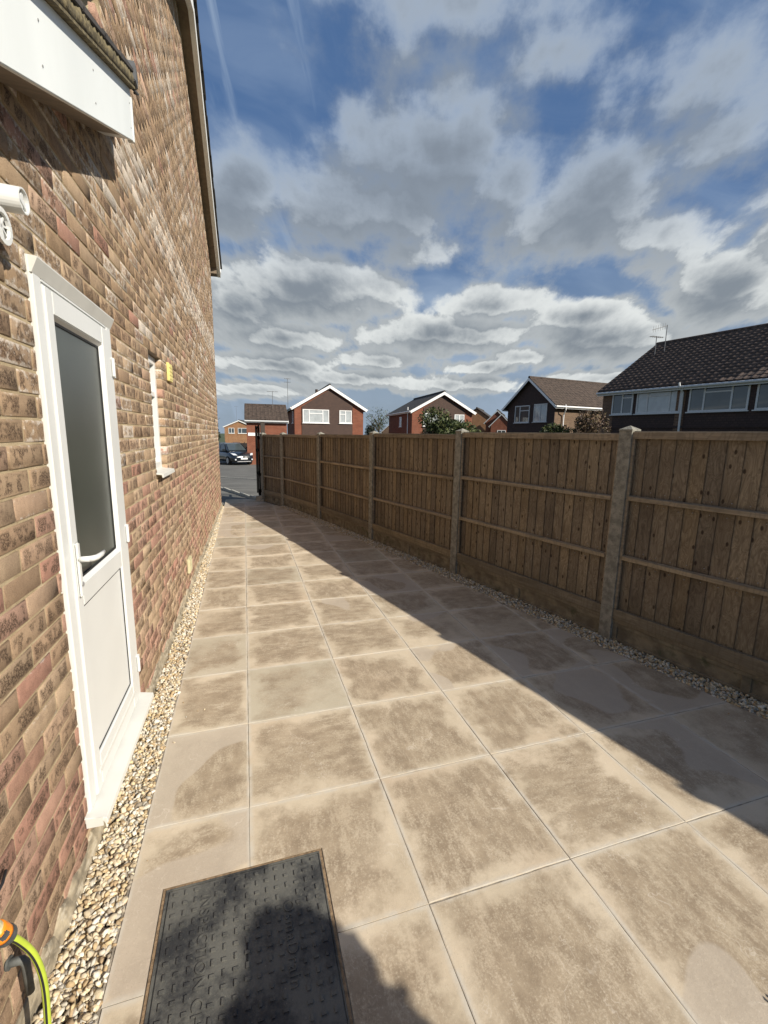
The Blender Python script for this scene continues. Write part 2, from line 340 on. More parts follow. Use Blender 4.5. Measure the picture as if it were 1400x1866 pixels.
# ------------------------------------------------------------------ sky
W = bpy.data.worlds.new('World'); SC.world = W; W.use_nodes = True
def build_world():
    t = NT(W.node_tree); t.n.clear()
    out = t.add('ShaderNodeOutputWorld'); bg = t.add('ShaderNodeBackground'); t.l.new(bg.outputs[0], out.inputs[0])
    bg.inputs['Strength'].default_value = SKY_STRENGTH
    sky = t.add('ShaderNodeTexSky', sky_type='NISHITA'); sky.sun_disc = False
    sky.sun_elevation = math.asin(SUN.z); sky.sun_rotation = math.atan2(SUN.x, SUN.y); sky.air_density = 1.0; sky.dust_density = .6; sky.ozone_density = 1.4
    K = 1.0/SKY_STRENGTH
    D = t.add('ShaderNodeTexCoord').outputs['Generated']; D = t.vm('NORMALIZE', D); d = t.sep(D)
    az = t.m('MULTIPLY', t.m('ARCTAN2', d[0], d[1]), 57.2958); el = t.m('MULTIPLY', t.m('ARCSINE', d[2]), 57.2958)
    elc = t.m('MAXIMUM', el, 0.)
    # density of heaped cloud, as a function of (az, el)
    blobs = [  # az, el, half width, half height, weight
        (21.5,29.2,12.0,5.6,1.),(14.0,24.9,12.5,4.2,1.),(23.0,33.0,6.0,3.4,.8),(40.0,24.0,8.6,5.2,1.),(33.5,22.0,6.,4.,.8),(0.2,25.0,5.4,4.6,1.),(-4,24,6,3.5,1.),
        (7.8,16.4,12.5,3.6,1.15),(0.2,14.0,6.0,3.0,1.),(29.4,14.9,6.8,2.0,.85),(23.7,11.9,11.,2.3,1.05),(5.1,11.0,8.0,1.9,1.),(3.7,8.0,8.0,1.5,.95),
        (42.8,10.8,7.6,2.8,1.),(52.6,14.2,5.5,3.2,1.05),(40.,13.2,6.0,1.9,.85),(34.2,9.2,4.5,1.3,.85),(13.,6.7,7.5,1.2,.8),(26.,6.2,9.,1.2,.7),(44.,6.6,8.,1.1,.7),(31.,26.5,7.,4.5,.8),(20.,20.5,6.,2.,.55),(47.,20.,6.,3.,.6),(16.,9.,6.,1.2,.7),(30.,8.2,6.,1.,.7),(50.,9.,6.,1.6,.75),(2.,5.0,8.,1.1,.7),
        (26.0,39.,17.,3.4,.50),(49.,31.,9.5,4.4,.58),(20.2,35.5,7.,2.4,.55),(34.3,35.,7.,2.6,.55),(52.,26.,7.,3.0,.62),(62.,20.,8.,5.,.9),(68.,10.,10.,4.,.9),(-14.,15.,9.,5.,.9),(-22.,8.,9.,3.,.9)]
    g = bpy.data.node_groups.new('cloud_density', 'ShaderNodeTree')
    g.interface.new_socket('az', in_out='INPUT', socket_type='NodeSocketFloat'); g.interface.new_socket('el', in_out='INPUT', socket_type='NodeSocketFloat')
    g.interface.new_socket('density', in_out='OUTPUT', socket_type='NodeSocketFloat')
    q = NT(g); gi = q.add('NodeGroupInput'); go = q.add('NodeGroupOutput')
    a, e = gi.outputs[0], gi.outputs[1]
    # perspective-like compression towards the horizon for the noise detail
    se = q.m('POWER', q.m('MAXIMUM', e, .01), .62)
    nv = q.comb(q.m('MULTIPLY', q.m('SUBTRACT', a, 24.), q.m('DIVIDE', 3.4, q.m('ADD', se, 2.2))), q.m('MULTIPLY', se, 2.3), 0.)
    n1 = q.noise(nv, .42, 10, .60, .0)
    n2 = q.noise(q.vm('ADD', nv, (40., 13., 5.)), .16, 3, .5)
    v0 = q.comb(a, e, 0.)
    best = None
    for (ca, ce, w, h, k) in blobs:
        u = q.vm('MULTIPLY', q.vm('SUBTRACT', v0, (ca, ce, 0.)), (1./w, 1./h, 0.))
        val = q.m('MULTIPLY_ADD', q.vm('LENGTH', u), -.95*k, 1.12*k)
        if best is None: best = val
        else: best = q.m('SMOOTH_MAX', best, val, .18)
    # everywhere else: heaped clouds from noise
    inframe = q.m('MULTIPLY', q.ss(a, -26., -14.), q.ss(a, 76., 62.)); inframe = q.m('MULTIPLY', inframe, q.ss(e, 56., 44.))
    gen = q.m('MULTIPLY_ADD', q.ss(n2, .46, .70), .85, -.45)
    best = q.m('ADD', q.m('MULTIPLY', best, inframe), q.m('MULTIPLY', gen, q.m('SUBTRACT', 1., inframe)))
    dens = q.m('ADD', best, q.m('MULTIPLY', q.m('SUBTRACT', n1, .5), 1.8))
    q.l.new(dens, go.inputs[0])
    def dn(a_, e_):
        n = t.n.new('ShaderNodeGroup'); n.node_tree = g; t.put(n.inputs[0], a_); t.put(n.inputs[1], e_); return n.outputs[0]
    d0 = dn(az, elc)
    off = t.m('MULTIPLY_ADD', elc, .085, .80)
    d1 = dn(t.m('ADD', az, t.m('MULTIPLY', off, .6)), t.m('ADD', elc, off))
    alpha = t.ss(d0, -.10, t.m('MULTIPLY_ADD', t.ss(elc, 10., 30.), .46, .22))
    # light: where little cloud lies above, towards the sun, the heap is bright; deep below it is grey
    lit = t.ss(t.m('ADD', t.m('SUBTRACT', d0, d1), t.m('MULTIPLY', t.m('SUBTRACT', t.noise(t.comb(t.m('MULTIPLY', az, .11), t.m('MULTIPLY', elc, .19), 7.), 1.3, 7, .55), .5), .34)), t.ss(elc, 10., 26., -.17, -.26), t.ss(elc, 10., 26., .25, .34))
    thick = t.ss(d0, .05, .95)
    grey = t.mix(t.ss(elc, 6., 30.), (.168, .192, .215), (.165, .195, .235))
    white = t.mix(t.ss(elc, 14., 28.), (.56, .58, .57), (.31, .365, .44))
    f = t.m('MAXIMUM', t.m('MULTIPLY', lit, t.ss(d0, 1.25, .15)), t.m('MULTIPLY', t.m('SUBTRACT', 1., thick), t.ss(elc, 14., 26., .42, .25)))
    cc = t.mix(f, grey, white)
    # thin high veil and streaks
    sv = t.comb(t.m('ADD', t.m('MULTIPLY', az, .07), t.m('MULTIPLY', elc, -.03)), t.m('ADD', t.m('MULTIPLY', elc, .16), t.m('MULTIPLY', az, .045)), 0.)
    veil = t.ss(t.noise(sv, .9, 5, .52, .8), .34, .72)
    sv2 = t.comb(t.m('ADD', t.m('MULTIPLY', az, .30), t.m('MULTIPLY', elc, .12)), t.m('MULTIPLY', elc, .045), 4.)
    wisp = t.m('MULTIPLY', t.ss(t.noise(sv2, .9, 6, .5, .9), .50, .72), t.ss(az, 14., 4.))
    low = t.ss(elc, 26., 9., 0., .75)
    v = t.m('MAXIMUM', t.m('MULTIPLY', veil, t.m('ADD', .42, low)), t.m('MULTIPLY', wisp, .8), clamp=True)
    blue = sky.outputs[0]
    blue = t.mix(.55, blue, tuple(x*K for x in (.066, .143, .315)))
    blue = t.mix(t.ss(elc, 24., 1., 0., .9), blue, tuple(x*K for x in (.205, .255, .31)))
    cK = t.mix(1., cc, (K, K, K), 'MULTIPLY')
    vK = tuple(x*K for x in (.26, .33, .43))
    base = t.mix(t.m('MULTIPLY', v, .75), blue, vK)
    col = t.mix(t.m('MULTIPLY', alpha, .97), base, cK)
    col = t.mix(t.ss(d[2], 0.0, -.03), col, tuple(x*K for x in (.12, .12, .11)))
    t.put(bg.inputs['Color'], col)
build_world()

# ------------------------------------------------------------------ geometry helpers
class MB:
    def __init__(s): s.v = []; s.f = []; s.uv = None
    def quad(s, a, b, c, d):
        i = len(s.v); s.v += [a, b, c, d]; s.f.append((i, i+1, i+2, i+3)); return s
    def poly(s, pts):
        i = len(s.v); s.v += list(pts); s.f.append(tuple(range(i, i+len(pts)))); return s
    def box(s, x0, x1, y0, y1, z0, z1):
        i = len(s.v)
        s.v += [(x0,y0,z0),(x1,y0,z0),(x1,y1,z0),(x0,y1,z0),(x0,y0,z1),(x1,y0,z1),(x1,y1,z1),(x0,y1,z1)]
        s.f += [tuple(i+k for k in q) for q in ((3,2,1,0),(4,5,6,7),(0,1,5,4),(1,2,6,5),(2,3,7,6),(3,0,4,7))]; return s
    def bar(s, a, b, w, h, upv=(0,0,1)):
        """a box along a->b, w wide (sideways), h high (towards upv)"""
        a = Vector(a); b = Vector(b); d = (b-a).normalized(); u = Vector(upv)
        if abs(d.dot(u)) > .999: u = Vector((1, 0, 0))
        sd = d.cross(u).normalized()*w/2; u = sd.cross(d).normalized()*h/2
        i = len(s.v)
        for c in (a, b): s.v += [tuple(c-sd-u), tuple(c+sd-u), tuple(c+sd+u), tuple(c-sd+u)]
        s.f += [tuple(i+k for k in q) for q in ((0,1,2,3),(7,6,5,4),(0,4,5,1),(1,5,6,2),(2,6,7,3),(3,7,4,0))]; return s
    def prism(s, pts, vec):
        """extrude polygon pts (3-d) along vec"""
        n = len(pts); i = len(s.v); vec = Vector(vec)
        s.v += [tuple(p) for p in pts] + [tuple(Vector(p)+vec) for p in pts]
        s.f += [tuple(range(i+n-1, i-1, -1)), tuple(range(i+n, i+2*n))]
        for k in range(n): s.f.append((i+k, i+(k+1) % n, i+n+(k+1) % n, i+n+k))
        return s
    def tube(s, pts, rad, n=10, cap=True):
        pts = [Vector(p) for p in pts]; i0 = len(s.v); prev = None
        rads = rad if isinstance(rad, (list, tuple)) else [rad]*len(pts)
        for k, p in enumerate(pts):
            d = (pts[min(k+1, len(pts)-1)]-pts[max(k-1, 0)]).normalized()
            if prev is None:
                u = d.cross(Vector((0, 0, 1)))
                if u.length < .05: u = d.cross(Vector((1, 0, 0)))
                u.normalize()
            else: u = (prev-d*prev.dot(d)).normalized()
            prev = u; w = d.cross(u)
            for j in range(n):
                a = 2*math.pi*j/n; s.v.append(tuple(p+(u*math.cos(a)+w*math.sin(a))*rads[k]))
        for k in range(len(pts)-1):
            for j in range(n):
                a = i0+k*n+j; b = i0+k*n+(j+1) % n; s.f.append((a, b, b+n, a+n))
        if cap:
            s.f.append(tuple(i0+j for j in range(n-1, -1, -1))); e = i0+(len(pts)-1)*n; s.f.append(tuple(e+j for j in range(n)))
        return s
    def build(s, name, mat, parent=None, bevel=0., smooth=False, segs=2):
        me = bpy.data.meshes.new(name); me.from_pydata([tuple(v) for v in s.v], [], s.f); me.validate()
        me.materials.append(mat)
        bm = bmesh.new(); bm.from_mesh(me); bmesh.ops.recalc_face_normals(bm, faces=bm.faces)
        if bevel: bmesh.ops.bevel(bm, geom=list(bm.edges), offset=bevel, segments=segs, affect='EDGES', clamp_overlap=True)
        bm.to_mesh(me); bm.free()
        if smooth: me.shade_smooth()
        return link(name, me, parent)
def link(name, me, parent=None):
    o = bpy.data.objects.new(name, me); COL.objects.link(o)
    if parent is not None: o.parent = parent
    return o
def empty(name, loc=(0, 0, 0), rz=0., parent=None):
    o = bpy.data.objects.new(name, None); COL.objects.link(o); o.location = loc; o.rotation_euler = (0, 0, rz); o.empty_display_size = .2
    return o
def tag(o, label=None, cat=None, group=None, kind=None):
    if label: o['label'] = label
    if cat: o['category'] = cat
    if group: o['group'] = group
    if kind: o['kind'] = kind
    return o
def arrays_mesh(name, V, Fc, mat, attr=None, uv=None):
    """V (n,3), Fc (m,4) or (m,3) arrays"""
    me = bpy.data.meshes.new(name); k = Fc.shape[1]
    me.vertices.add(len(V)); me.vertices.foreach_set('co', V.astype(np.float32).ravel())
    me.loops.add(Fc.size); me.loops.foreach_set('vertex_index', Fc.astype(np.int32).ravel())
    me.polygons.add(len(Fc)); me.polygons.foreach_set('loop_start', np.arange(0, Fc.size, k, dtype=np.int32)); me.polygons.foreach_set('loop_total', np.full(len(Fc), k, dtype=np.int32))
    me.update(calc_edges=True); me.materials.append(mat)
    if attr is not None:
        a = me.attributes.new(attr[0], 'FLOAT_COLOR', 'POINT'); a.data.foreach_set('color', attr[1].astype(np.float32).ravel())
    if uv is not None:
        l = me.uv_layers.new(name='UVMap'); l.data.foreach_set('uv', uv[Fc.ravel()].astype(np.float32).ravel())
    return me

# ------------------------------------------------------------------ terrain
def gz(y):
    if y < 11.2: return 0.
    if y < 42: return -.034*(y-11.2)-.02
    if y < 130: return -1.067-.0235*(y-42)
    return -3.135
ys = [-40, -5, 0, 11.2, 11.21, 15, 20, 26, 34, 42, 60, 90, 130, 400, 1500]
def sheet(name, x0, x1, y0, y1, dz, mat):
    yy = [y0]+[y for y in ys if y0 < y < y1]+[y1]
    b = MB()
    for a, c in zip(yy, yy[1:]): b.quad((x0, a, gz(a)+dz), (x1, a, gz(a)+dz), (x1, c, gz(c)+dz), (x0, c, gz(c)+dz))
    o = b.build(name, mat); tag(o, kind='structure'); return o
sheet('ground', -1200, 1200, -40, 1500, -.10, M['grass'])
sheet('road', -24, 13.5, 12.9, 47, .004-.03, M['tarmac'])
# the tarmac apron between the paving and the road (in the shade of the fence)
sheet('driveway', -9, 0.9, 10.62, 14.9, -.012, M['tarmac'])

# ------------------------------------------------------------------ patio
PX0, PY0, S = -.038, 1.19, .60
fence_pts = [(4.21, -2.66), (3.76, -.89), (3.31, .90), (2.84, 2.76), (2.38, 4.66), (1.875, 6.55), (1.364, 8.42), (.82, 10.22), (.42, 11.06)]
patio = empty('patio', (0, 4, 0)); tag(patio, kind='structure')
def pchild(o):  # world-built mesh under an empty that stands elsewhere
    o.parent = patio; o.location = Vector(o.location)-Vector((0, 4, 0)); return o
bed = MB().poly([(-.448, -3, -.0034), (4.2, -3, -.0034), (3.1, .9, -.0034), (2.2, 4.66, -.0034), (1.2, 8.42, -.0034), (.62, 10.25, -.0034), (.36, 11.0, -.0034), (-.485, 11.3, -.0034)])
bed.prism([(-.445, -3, -.08), (4.0, -3, -.08), (.30, 11.0, -.08), (-.49, 11.3, -.08)], (0, 0, .06))
pchild(bed.build('bedding_mortar', M['joint']))
def fence_x(y):
    for (xa, ya), (xb, yb) in zip(fence_pts, fence_pts[1:]):
        if ya <= y <= yb: return xa+(xb-xa)*(y-ya)/(yb-ya)
    return fence_pts[0][0] if y < -2 else fence_pts[-1][0]
def left_x(y): return -.445-.0042*y
def clip(poly, a, b):
    """keep the part left of a->b"""
    out = []; nx, ny = -(b[1]-a[1]), b[0]-a[0]
    sd = lambda p: (p[0]-a[0])*nx+(p[1]-a[1])*ny
    for i, p in enumerate(poly):
        q = poly[(i+1) % len(poly)]; sp, sq = sd(p), sd(q)
        if sp >= 0: out.append(p)
        if sp*sq < 0: k = sp/(sp-sq); out.append((p[0]+(q[0]-p[0])*k, p[1]+(q[1]-p[1])*k))
    return out
def area(p): return abs(sum(p[i][0]*p[(i+1) % len(p)][1]-p[(i+1) % len(p)][0]*p[i][1] for i in range(len(p)))/2)
edge_pts = [(x-(.235 if y < 9 else .16), y) for x, y in fence_pts]
MHX0, MHX1, MHY0, MHY1 = -.335, .233, .775, 1.507
def lcut(x0, x1, y0, y1):
    """rectangle minus the manhole (which covers one corner)"""
    r = (MHX0-.004, MHX1+.004, MHY0-.004, MHY1+.004)
    if x1 <= r[0] or x0 >= r[1] or y1 <= r[2] or y0 >= r[3]: return [(x0, y0), (x1, y0), (x1, y1), (x0, y1)]
    cl, cr, cb, ct = r[0] <= x0, r[1] >= x1, r[2] <= y0, r[3] >= y1
    a, b, c, d = r
    if cr and cb: return [(x0, y0), (a, y0), (a, d), (x1, d), (x1, y1), (x0, y1)]
    if cl and cb: return [(b, y0), (x1, y0), (x1, y1), (x0, y1), (x0, d), (b, d)]
    if cr and ct: return [(x0, y0), (x1, y0), (x1, c), (a, c), (a, y1), (x0, y1)]
    if cl and ct: return [(x0, y0), (x1, y0), (x1, y1), (b, y1), (b, c), (x0, c)]
    return [(x0, y0), (x1, y0), (x1, y1), (x0, y1)]
tone = {(0, 2): (.15, .05, .2), (-1, 3): (.2, .06, .3), (0, 1): (.55, .45, .1), (1, 1): (.80, .4, .8), (2, 1): (.6, .4, .7), (1, 0): (.85, .4, .7), (2, 0): (.62, .5, .2), (3, 0): (.65, .9, .6),
        (1, 2): (.95, .4, .6), (2, 2): (.62, .95, .6), (0, -1): (.5, .4, .6), (1, -1): (.75, .4, .6), (2, -1): (.75, .95, .6), (0, 0): (.5, .4, .6), (0, 4): (.7, .3, .2), (1, 3): (.6, .3, .2), (2, 3): (.2, .95, .2), (3, 1): (.95, .95, .6), (4, 1): (.85, .95, .6), (3, 2): (.95, .95, .6)}
J = .0015
for j in range(-7, 17):
    for i in range(-1, 8):
        x0 = PX0+i*S; x1 = x0+S; y0 = PY0+j*S; y1 = y0+S
        if i == -1: x0 = left_x(y0)
        jj = J*random.uniform(.5, 1.5)
        poly = lcut(x0+jj, x1-jj, y0+jj, y1-jj)
        lshape = len(poly) == 6
        if not lshape:
            for a, b in zip(edge_pts, edge_pts[1:]):
                if b[1] < y0-.3 or a[1] > y1+.3: continue
                if poly: poly = clip(poly, a, b)
        if not poly or len(poly) < 3 or area(poly) < .004: continue
        n = len(poly); cx = sum(p[0] for p in poly)/n; cy = sum(p[1] for p in poly)/n
        h = random.uniform(-.0012, .0012); tx, ty = random.uniform(-.002, .002), random.uniform(-.002, .002)
        zz = lambda p: h+(p[0]-cx)*tx+(p[1]-cy)*ty
        V = []; F = []
        ins = .0035
        if lshape: top = poly
        else:
            # wavy riven edges: subdivide every edge
            pts = []
            for k in range(n):
                p, q = poly[k], poly[(k+1) % n]; L = math.dist(p, q); m = max(1, int(L/.06))
                for s_ in range(m):
                    u = s_/m; w = 0 if s_ == 0 else random.uniform(-.0013, .0013)
                    nx, ny = -(q[1]-p[1])/max(L, 1e-6), (q[0]-p[0])/max(L, 1e-6)
                    pts.append((p[0]+(q[0]-p[0])*u+nx*w, p[1]+(q[1]-p[1])*u+ny*w))
            poly = pts; n = len(poly)
            top = []
            for p in poly:
                dx, dy = cx-p[0], cy-p[1]; L = max(math.hypot(dx, dy), 1e-6); top.append((p[0]+dx/L*ins, p[1]+dy/L*ins))
        V = [(p[0]-cx, p[1]-cy, zz(p)) for p in top]
        F = [tuple(range(n))]
        if not lshape:
            V += [(p[0]-cx, p[1]-cy, zz(p)-.0010) for p in poly]; F += [(k, n+k, n+(k+1) % n, (k+1) % n) for k in range(n)]
            base = n
        else: base = 0
        V += [(p[0]-cx, p[1]-cy, -.03) for p in poly]; F += [(base+k, base+n+k, base+n+(k+1) % n, base+(k+1) % n) for k in range(n)]
        me = bpy.data.meshes.new('paving_slab'); me.from_pydata(V, [], F); me.materials.append(M['slab'])
        a = me.attributes.new('sl', 'FLOAT_COLOR', 'POINT')
        tn = tone.get((i, j), (random.choice([random.uniform(.15, .5), random.uniform(.5, 1.), random.uniform(.6, 1.)])*(1. if j < 4 else .72), random.random()*.98 if random.random() > .1 else .03, random.random()))
        sd = random.random()
        a.data.foreach_set('color', np.tile((*tn, sd), (len(V), 1)).astype(np.float32).ravel())
        uvl = me.uv_layers.new(name='UVMap')
        ux0 = x1-S if i == -1 else x0
        if i == -1: ux0, wx = x0, x1-x0
        else: wx = S
        for lp in me.loops:
            v = V[lp.vertex_index]; uvl.data[lp.index].uv = ((v[0]+cx-ux0)/wx, (v[1]+cy-y0)/S)
        bm = bmesh.new(); bm.from_mesh(me); bmesh.ops.recalc_face_normals(bm, faces=bm.faces); bm.to_mesh(me); bm.free()
        o = link('paving_slab', me, patio); o.location = (cx, cy-4, 0)

# ------------------------------------------------------------------ gravel strips
def chip():
    """an angular crushed stone: hull of a few random points"""
    bm = bmesh.new(); n = int(rng.integers(11, 16))
    for _ in range(n):
        d = rng.normal(size=3); d /= np.linalg.norm(d); bm.verts.new(tuple(d*rng.uniform(.82, 1.05)))
    bmesh.ops.convex_hull(bm, input=list(bm.verts)); bmesh.ops.triangulate(bm, faces=bm.faces); bmesh.ops.recalc_face_normals(bm, faces=bm.faces)
    bm.verts.ensure_lookup_table(); ix = {v: i for i, v in enumerate(bm.verts)}
    V = np.array([v.co[:] for v in bm.verts]); F = np.array([[ix[v] for v in f.verts] for f in bm.faces]); bm.free(); return V, F
CHIPS = [chip() for _ in range(26)]
def stones(name, pts, sizes, near, pal):
    """pts (n,3); near (n) bool: finer stones"""
    Vs = []; Fs = []; Cs = []; off = 0
    kind = rng.integers(0, len(CHIPS), len(pts))
    for ck, (V, F) in enumerate(CHIPS):
        idx = np.where(kind == ck)[0]
        if len(idx) == 0: continue
        n = len(idx); U = np.repeat(V[None], n, 0)
        sc = np.stack([rng.uniform(.8, 1.25, n), rng.uniform(.65, 1.0, n), rng.uniform(.45, .75, n)], 1)*sizes[idx][:, None]
        U = U*sc[:, None, :]
        q = rng.normal(size=(n, 4)); q[:, 1:3] *= .45; q /= np.linalg.norm(q, axis=1)[:, None]
        w, x, y, z = q.T
        Rm = np.stack([np.stack([1-2*(y*y+z*z), 2*(x*y-z*w), 2*(x*z+y*w)], -1), np.stack([2*(x*y+z*w), 1-2*(x*x+z*z), 2*(y*z-x*w)], -1), np.stack([2*(x*z-y*w), 2*(y*z+x*w), 1-2*(x*x+y*y)], -1)], 1)
        U = np.einsum('nij,nkj->nki', Rm, U)+pts[idx][:, None, :]
        Vs.append(U.reshape(-1, 3)); Fs.append((F[None]+(np.arange(n)*len(V))[:, None, None]).reshape(-1, 3)+off)
        col = pal[rng.integers(0, len(pal), n)]*rng.uniform(.74, 1.08, (n, 1)); col = np.concatenate([col, np.ones((n, 1))], 1)
        Cs.append(np.repeat(col, len(V), 0)); off += n*len(V)
    me = arrays_mesh(name, np.concatenate(Vs), np.concatenate(Fs), M['stone'], ('st', np.concatenate(Cs)))
    o = link(name, me); return o
PAL = np.array([(.62, .53, .38), (.56, .45, .29), (.68, .62, .50), (.46, .34, .19), (.60, .55, .45), (.50, .41, .28), (.66, .56, .38), (.34, .29, .22), (.58, .46, .27), (.48, .45, .38), (.40, .29, .17), (.70, .65, .55)])
def strip(x0f, x1f, ya, yb, dens, z0, r0, r1):
    P = []
    for layer, (zz, k) in enumerate(((z0-.012, 1.), (z0, 1.))):
        n = int((yb-ya)*.19*dens*k)
        y = ya+(yb-ya)*(rng.random(n)); u = rng.random(n)
        x = np.array([x0f(v)+(x1f(v)-x0f(v))*w for v, w in zip(y, u)])
        P.append(np.stack([x, y, zz+rng.uniform(-.006, .006, n)], 1))
    P = np.concatenate(P); return P, rng.uniform(r0, r1, len(P))*(1+.25*(rng.random(len(P)) > .9))
wallx = lambda y: -.655+.115*y/10.4
P1, s1_ = strip(lambda y: wallx(y)+.022, lambda y: left_x(y)-.004, .3, 3.2, 6200, -.005, .0105, .0165)
P2, s2_ = strip(lambda y: wallx(y)+.020, lambda y: left_x(y)-.004, 3.2, 10.35, 4300, -.006, .011, .0175)
P = np.concatenate([P1, P2]); sz = np.concatenate([s1_, s2_])
g1 = stones('gravel', P, sz, P[:, 1] < 2.6, PAL)
tag(g1, 'cream gravel filling the narrow drain strip along the brick wall', 'gravel', kind='stuff')
P, sz = strip(lambda y: fence_x(y)-(.232 if y < 9 else .157), lambda y: fence_x(y)-.035, 1.0, 10.1, 4300, -.003, .011, .0175)
g2 = stones('gravel', P, sz, P[:, 1] < 0, PAL*.92)
tag(g2, 'pale gravel laid in a strip along the foot of the timber fence', 'gravel', kind='stuff')
b = MB().quad((-.70, -3, -.034), (-.44, -3, -.034), (-.44, 10.6, -.034), (-.60, 10.6, -.034))
tag(b.build('gravel_bed', M['earth']), kind='structure')
b = MB()
for (xa, ya), (xb, yb) in zip(fence_pts, fence_pts[1:]): b.quad((xa-.26, ya, -.034), (xa+.1, ya, -.034), (xb+.1, yb, -.034), (xb-.26, yb, -.034))
tag(b.build('gravel_bed', M['earth']), kind='structure')

# stray stones lying on the slabs beside the gravel
n_ = 60; yy_ = rng.uniform(1.6, 9.5, n_); side_ = rng.random(n_) < .5
xx_ = np.where(side_, -.44+rng.exponential(.05, n_), np.array([fence_x(v) for v in yy_])-.25-rng.exponential(.06, n_))
g3 = stones('stray_gravel', np.stack([xx_, yy_, np.full(n_, .003)], 1), rng.uniform(.003, .008, n_), yy_ < 0, PAL)
tag(g3, 'stray small stones lying loose on the paving beside the gravel strips', 'gravel', kind='stuff')

# ------------------------------------------------------------------ the house on the left
HA = -math.atan2(.115, 10.4)
house = empty('brick_house', (-.655, 0, 0), HA)
tag(house, 'tall buff brown brick house side wall with gable running along the left of the path', 'house')
def hw(x, y, z):   # house coordinates -> world
    c, s = math.cos(HA), math.sin(HA); return (-.655+c*x-s*y, s*x+c*y, z)
YN, YC, YE = -.45, 2.95, 10.42          # near end of the lean-to, its junction with the house, far corner
AP_Y, AP_Z, EAVE_Z = 6.72, 6.66, 4.98
def wall_top(y):
    if y < YC-.001: return 3.24-.437*(2.87-y)
    return AP_Z-(abs(y-AP_Y))*(AP_Z-EAVE_Z)/(YE-AP_Y)
DOOR = (1.775, 2.605, .115, 2.165); WIN = (3.565, 4.005, 1.325, 2.185)
# mortar backing, 6 mm behind the brick faces, with the two openings
b = MB(); XB = -.0040; XI = -.24
def wallpoly(pts): b.prism([(XB, y, z) for y, z in pts], (XI-XB, 0, 0))
def wt(y): return wall_top(y)
wallpoly([(YN, -.3), (DOOR[0], -.3), (DOOR[0], wt(DOOR[0])), (YN, wt(YN))])
wallpoly([(DOOR[0], -.3), (DOOR[1], -.3), (DOOR[1], DOOR[2]), (DOOR[0], DOOR[2])])
wallpoly([(DOOR[0], DOOR[3]), (DOOR[1], DOOR[3]), (DOOR[1], wt(DOOR[1])), (DOOR[0], wt(DOOR[0]))])
wallpoly([(DOOR[1], -.3), (YC, -.3), (YC, wt(YC-.01)), (DOOR[1], wt(DOOR[1]))])
WB = (WIN[0]-.005, WIN[1]+.005, WIN[2]-.005, WIN[3]+.005)
wallpoly([(YC, -.3), (WB[0], -.3), (WB[0], wt(WB[0])), (YC, wt(YC))])
wallpoly([(WB[0], -.3), (WB[1], -.3), (WB[1], WB[2]), (WB[0], WB[2])])
wallpoly([(WB[0], WB[3]), (WB[1], WB[3]), (WB[1], wt(WB[1])), (WB[0], wt(WB[0]))])
wallpoly([(WB[1], -.3), (YE-.003, -.3), (YE-.003, wt(YE)), (AP_Y, AP_Z), (WB[1], wt(WB[1]))])
b.box(-7, XI-.01, YE-.24, YE-.004, -.3, EAVE_Z); b.box(-7, XI-.01, YC+.01, YC+.2, -.3, EAVE_Z); b.box(-4, XI-.01, YN, YN+.2, -.3, 1.7)
b.build('mortar', M['mortar'], house)
# bricks
def brick_rects():
    out = []
    rnd_ = random.Random(3)
    for c in range(-1, 92):
        z0 = .012+c*.075; z1 = z0+.065; o = 0 if c % 2 == 0 else .1125
        y = -1.2+o+.02
        while y < YE+.1:
            ya = y+rnd_.uniform(-.002, .002); yb = y+.215+rnd_.uniform(-.002, .002); y += .225
            ya_, yb_ = max(ya, YN), min(yb, YE)
            if yb_-ya_ < .03: continue
            segs = [(ya_, yb_)]
            for (a, b_, c0, c1) in (DOOR, WIN):
                if z1 > c0+.01 and z0 < c1-.01:
                    ns = []
                    for (p, q) in segs:
                        if q <= a+.004 or p >= b_-.004: ns.append((p, q))
                        else:
                            if a-p > .02: ns.append((p, a))
                            if q-b_ > .02: ns.append((b_, q))
                    segs = ns
            for (p, q) in segs:
                m = (p+q)/2
                if z1 > wall_top(m)+.01: continue
                out.append((p, q, z0, z1, c))
    return out
BR = brick_rects()
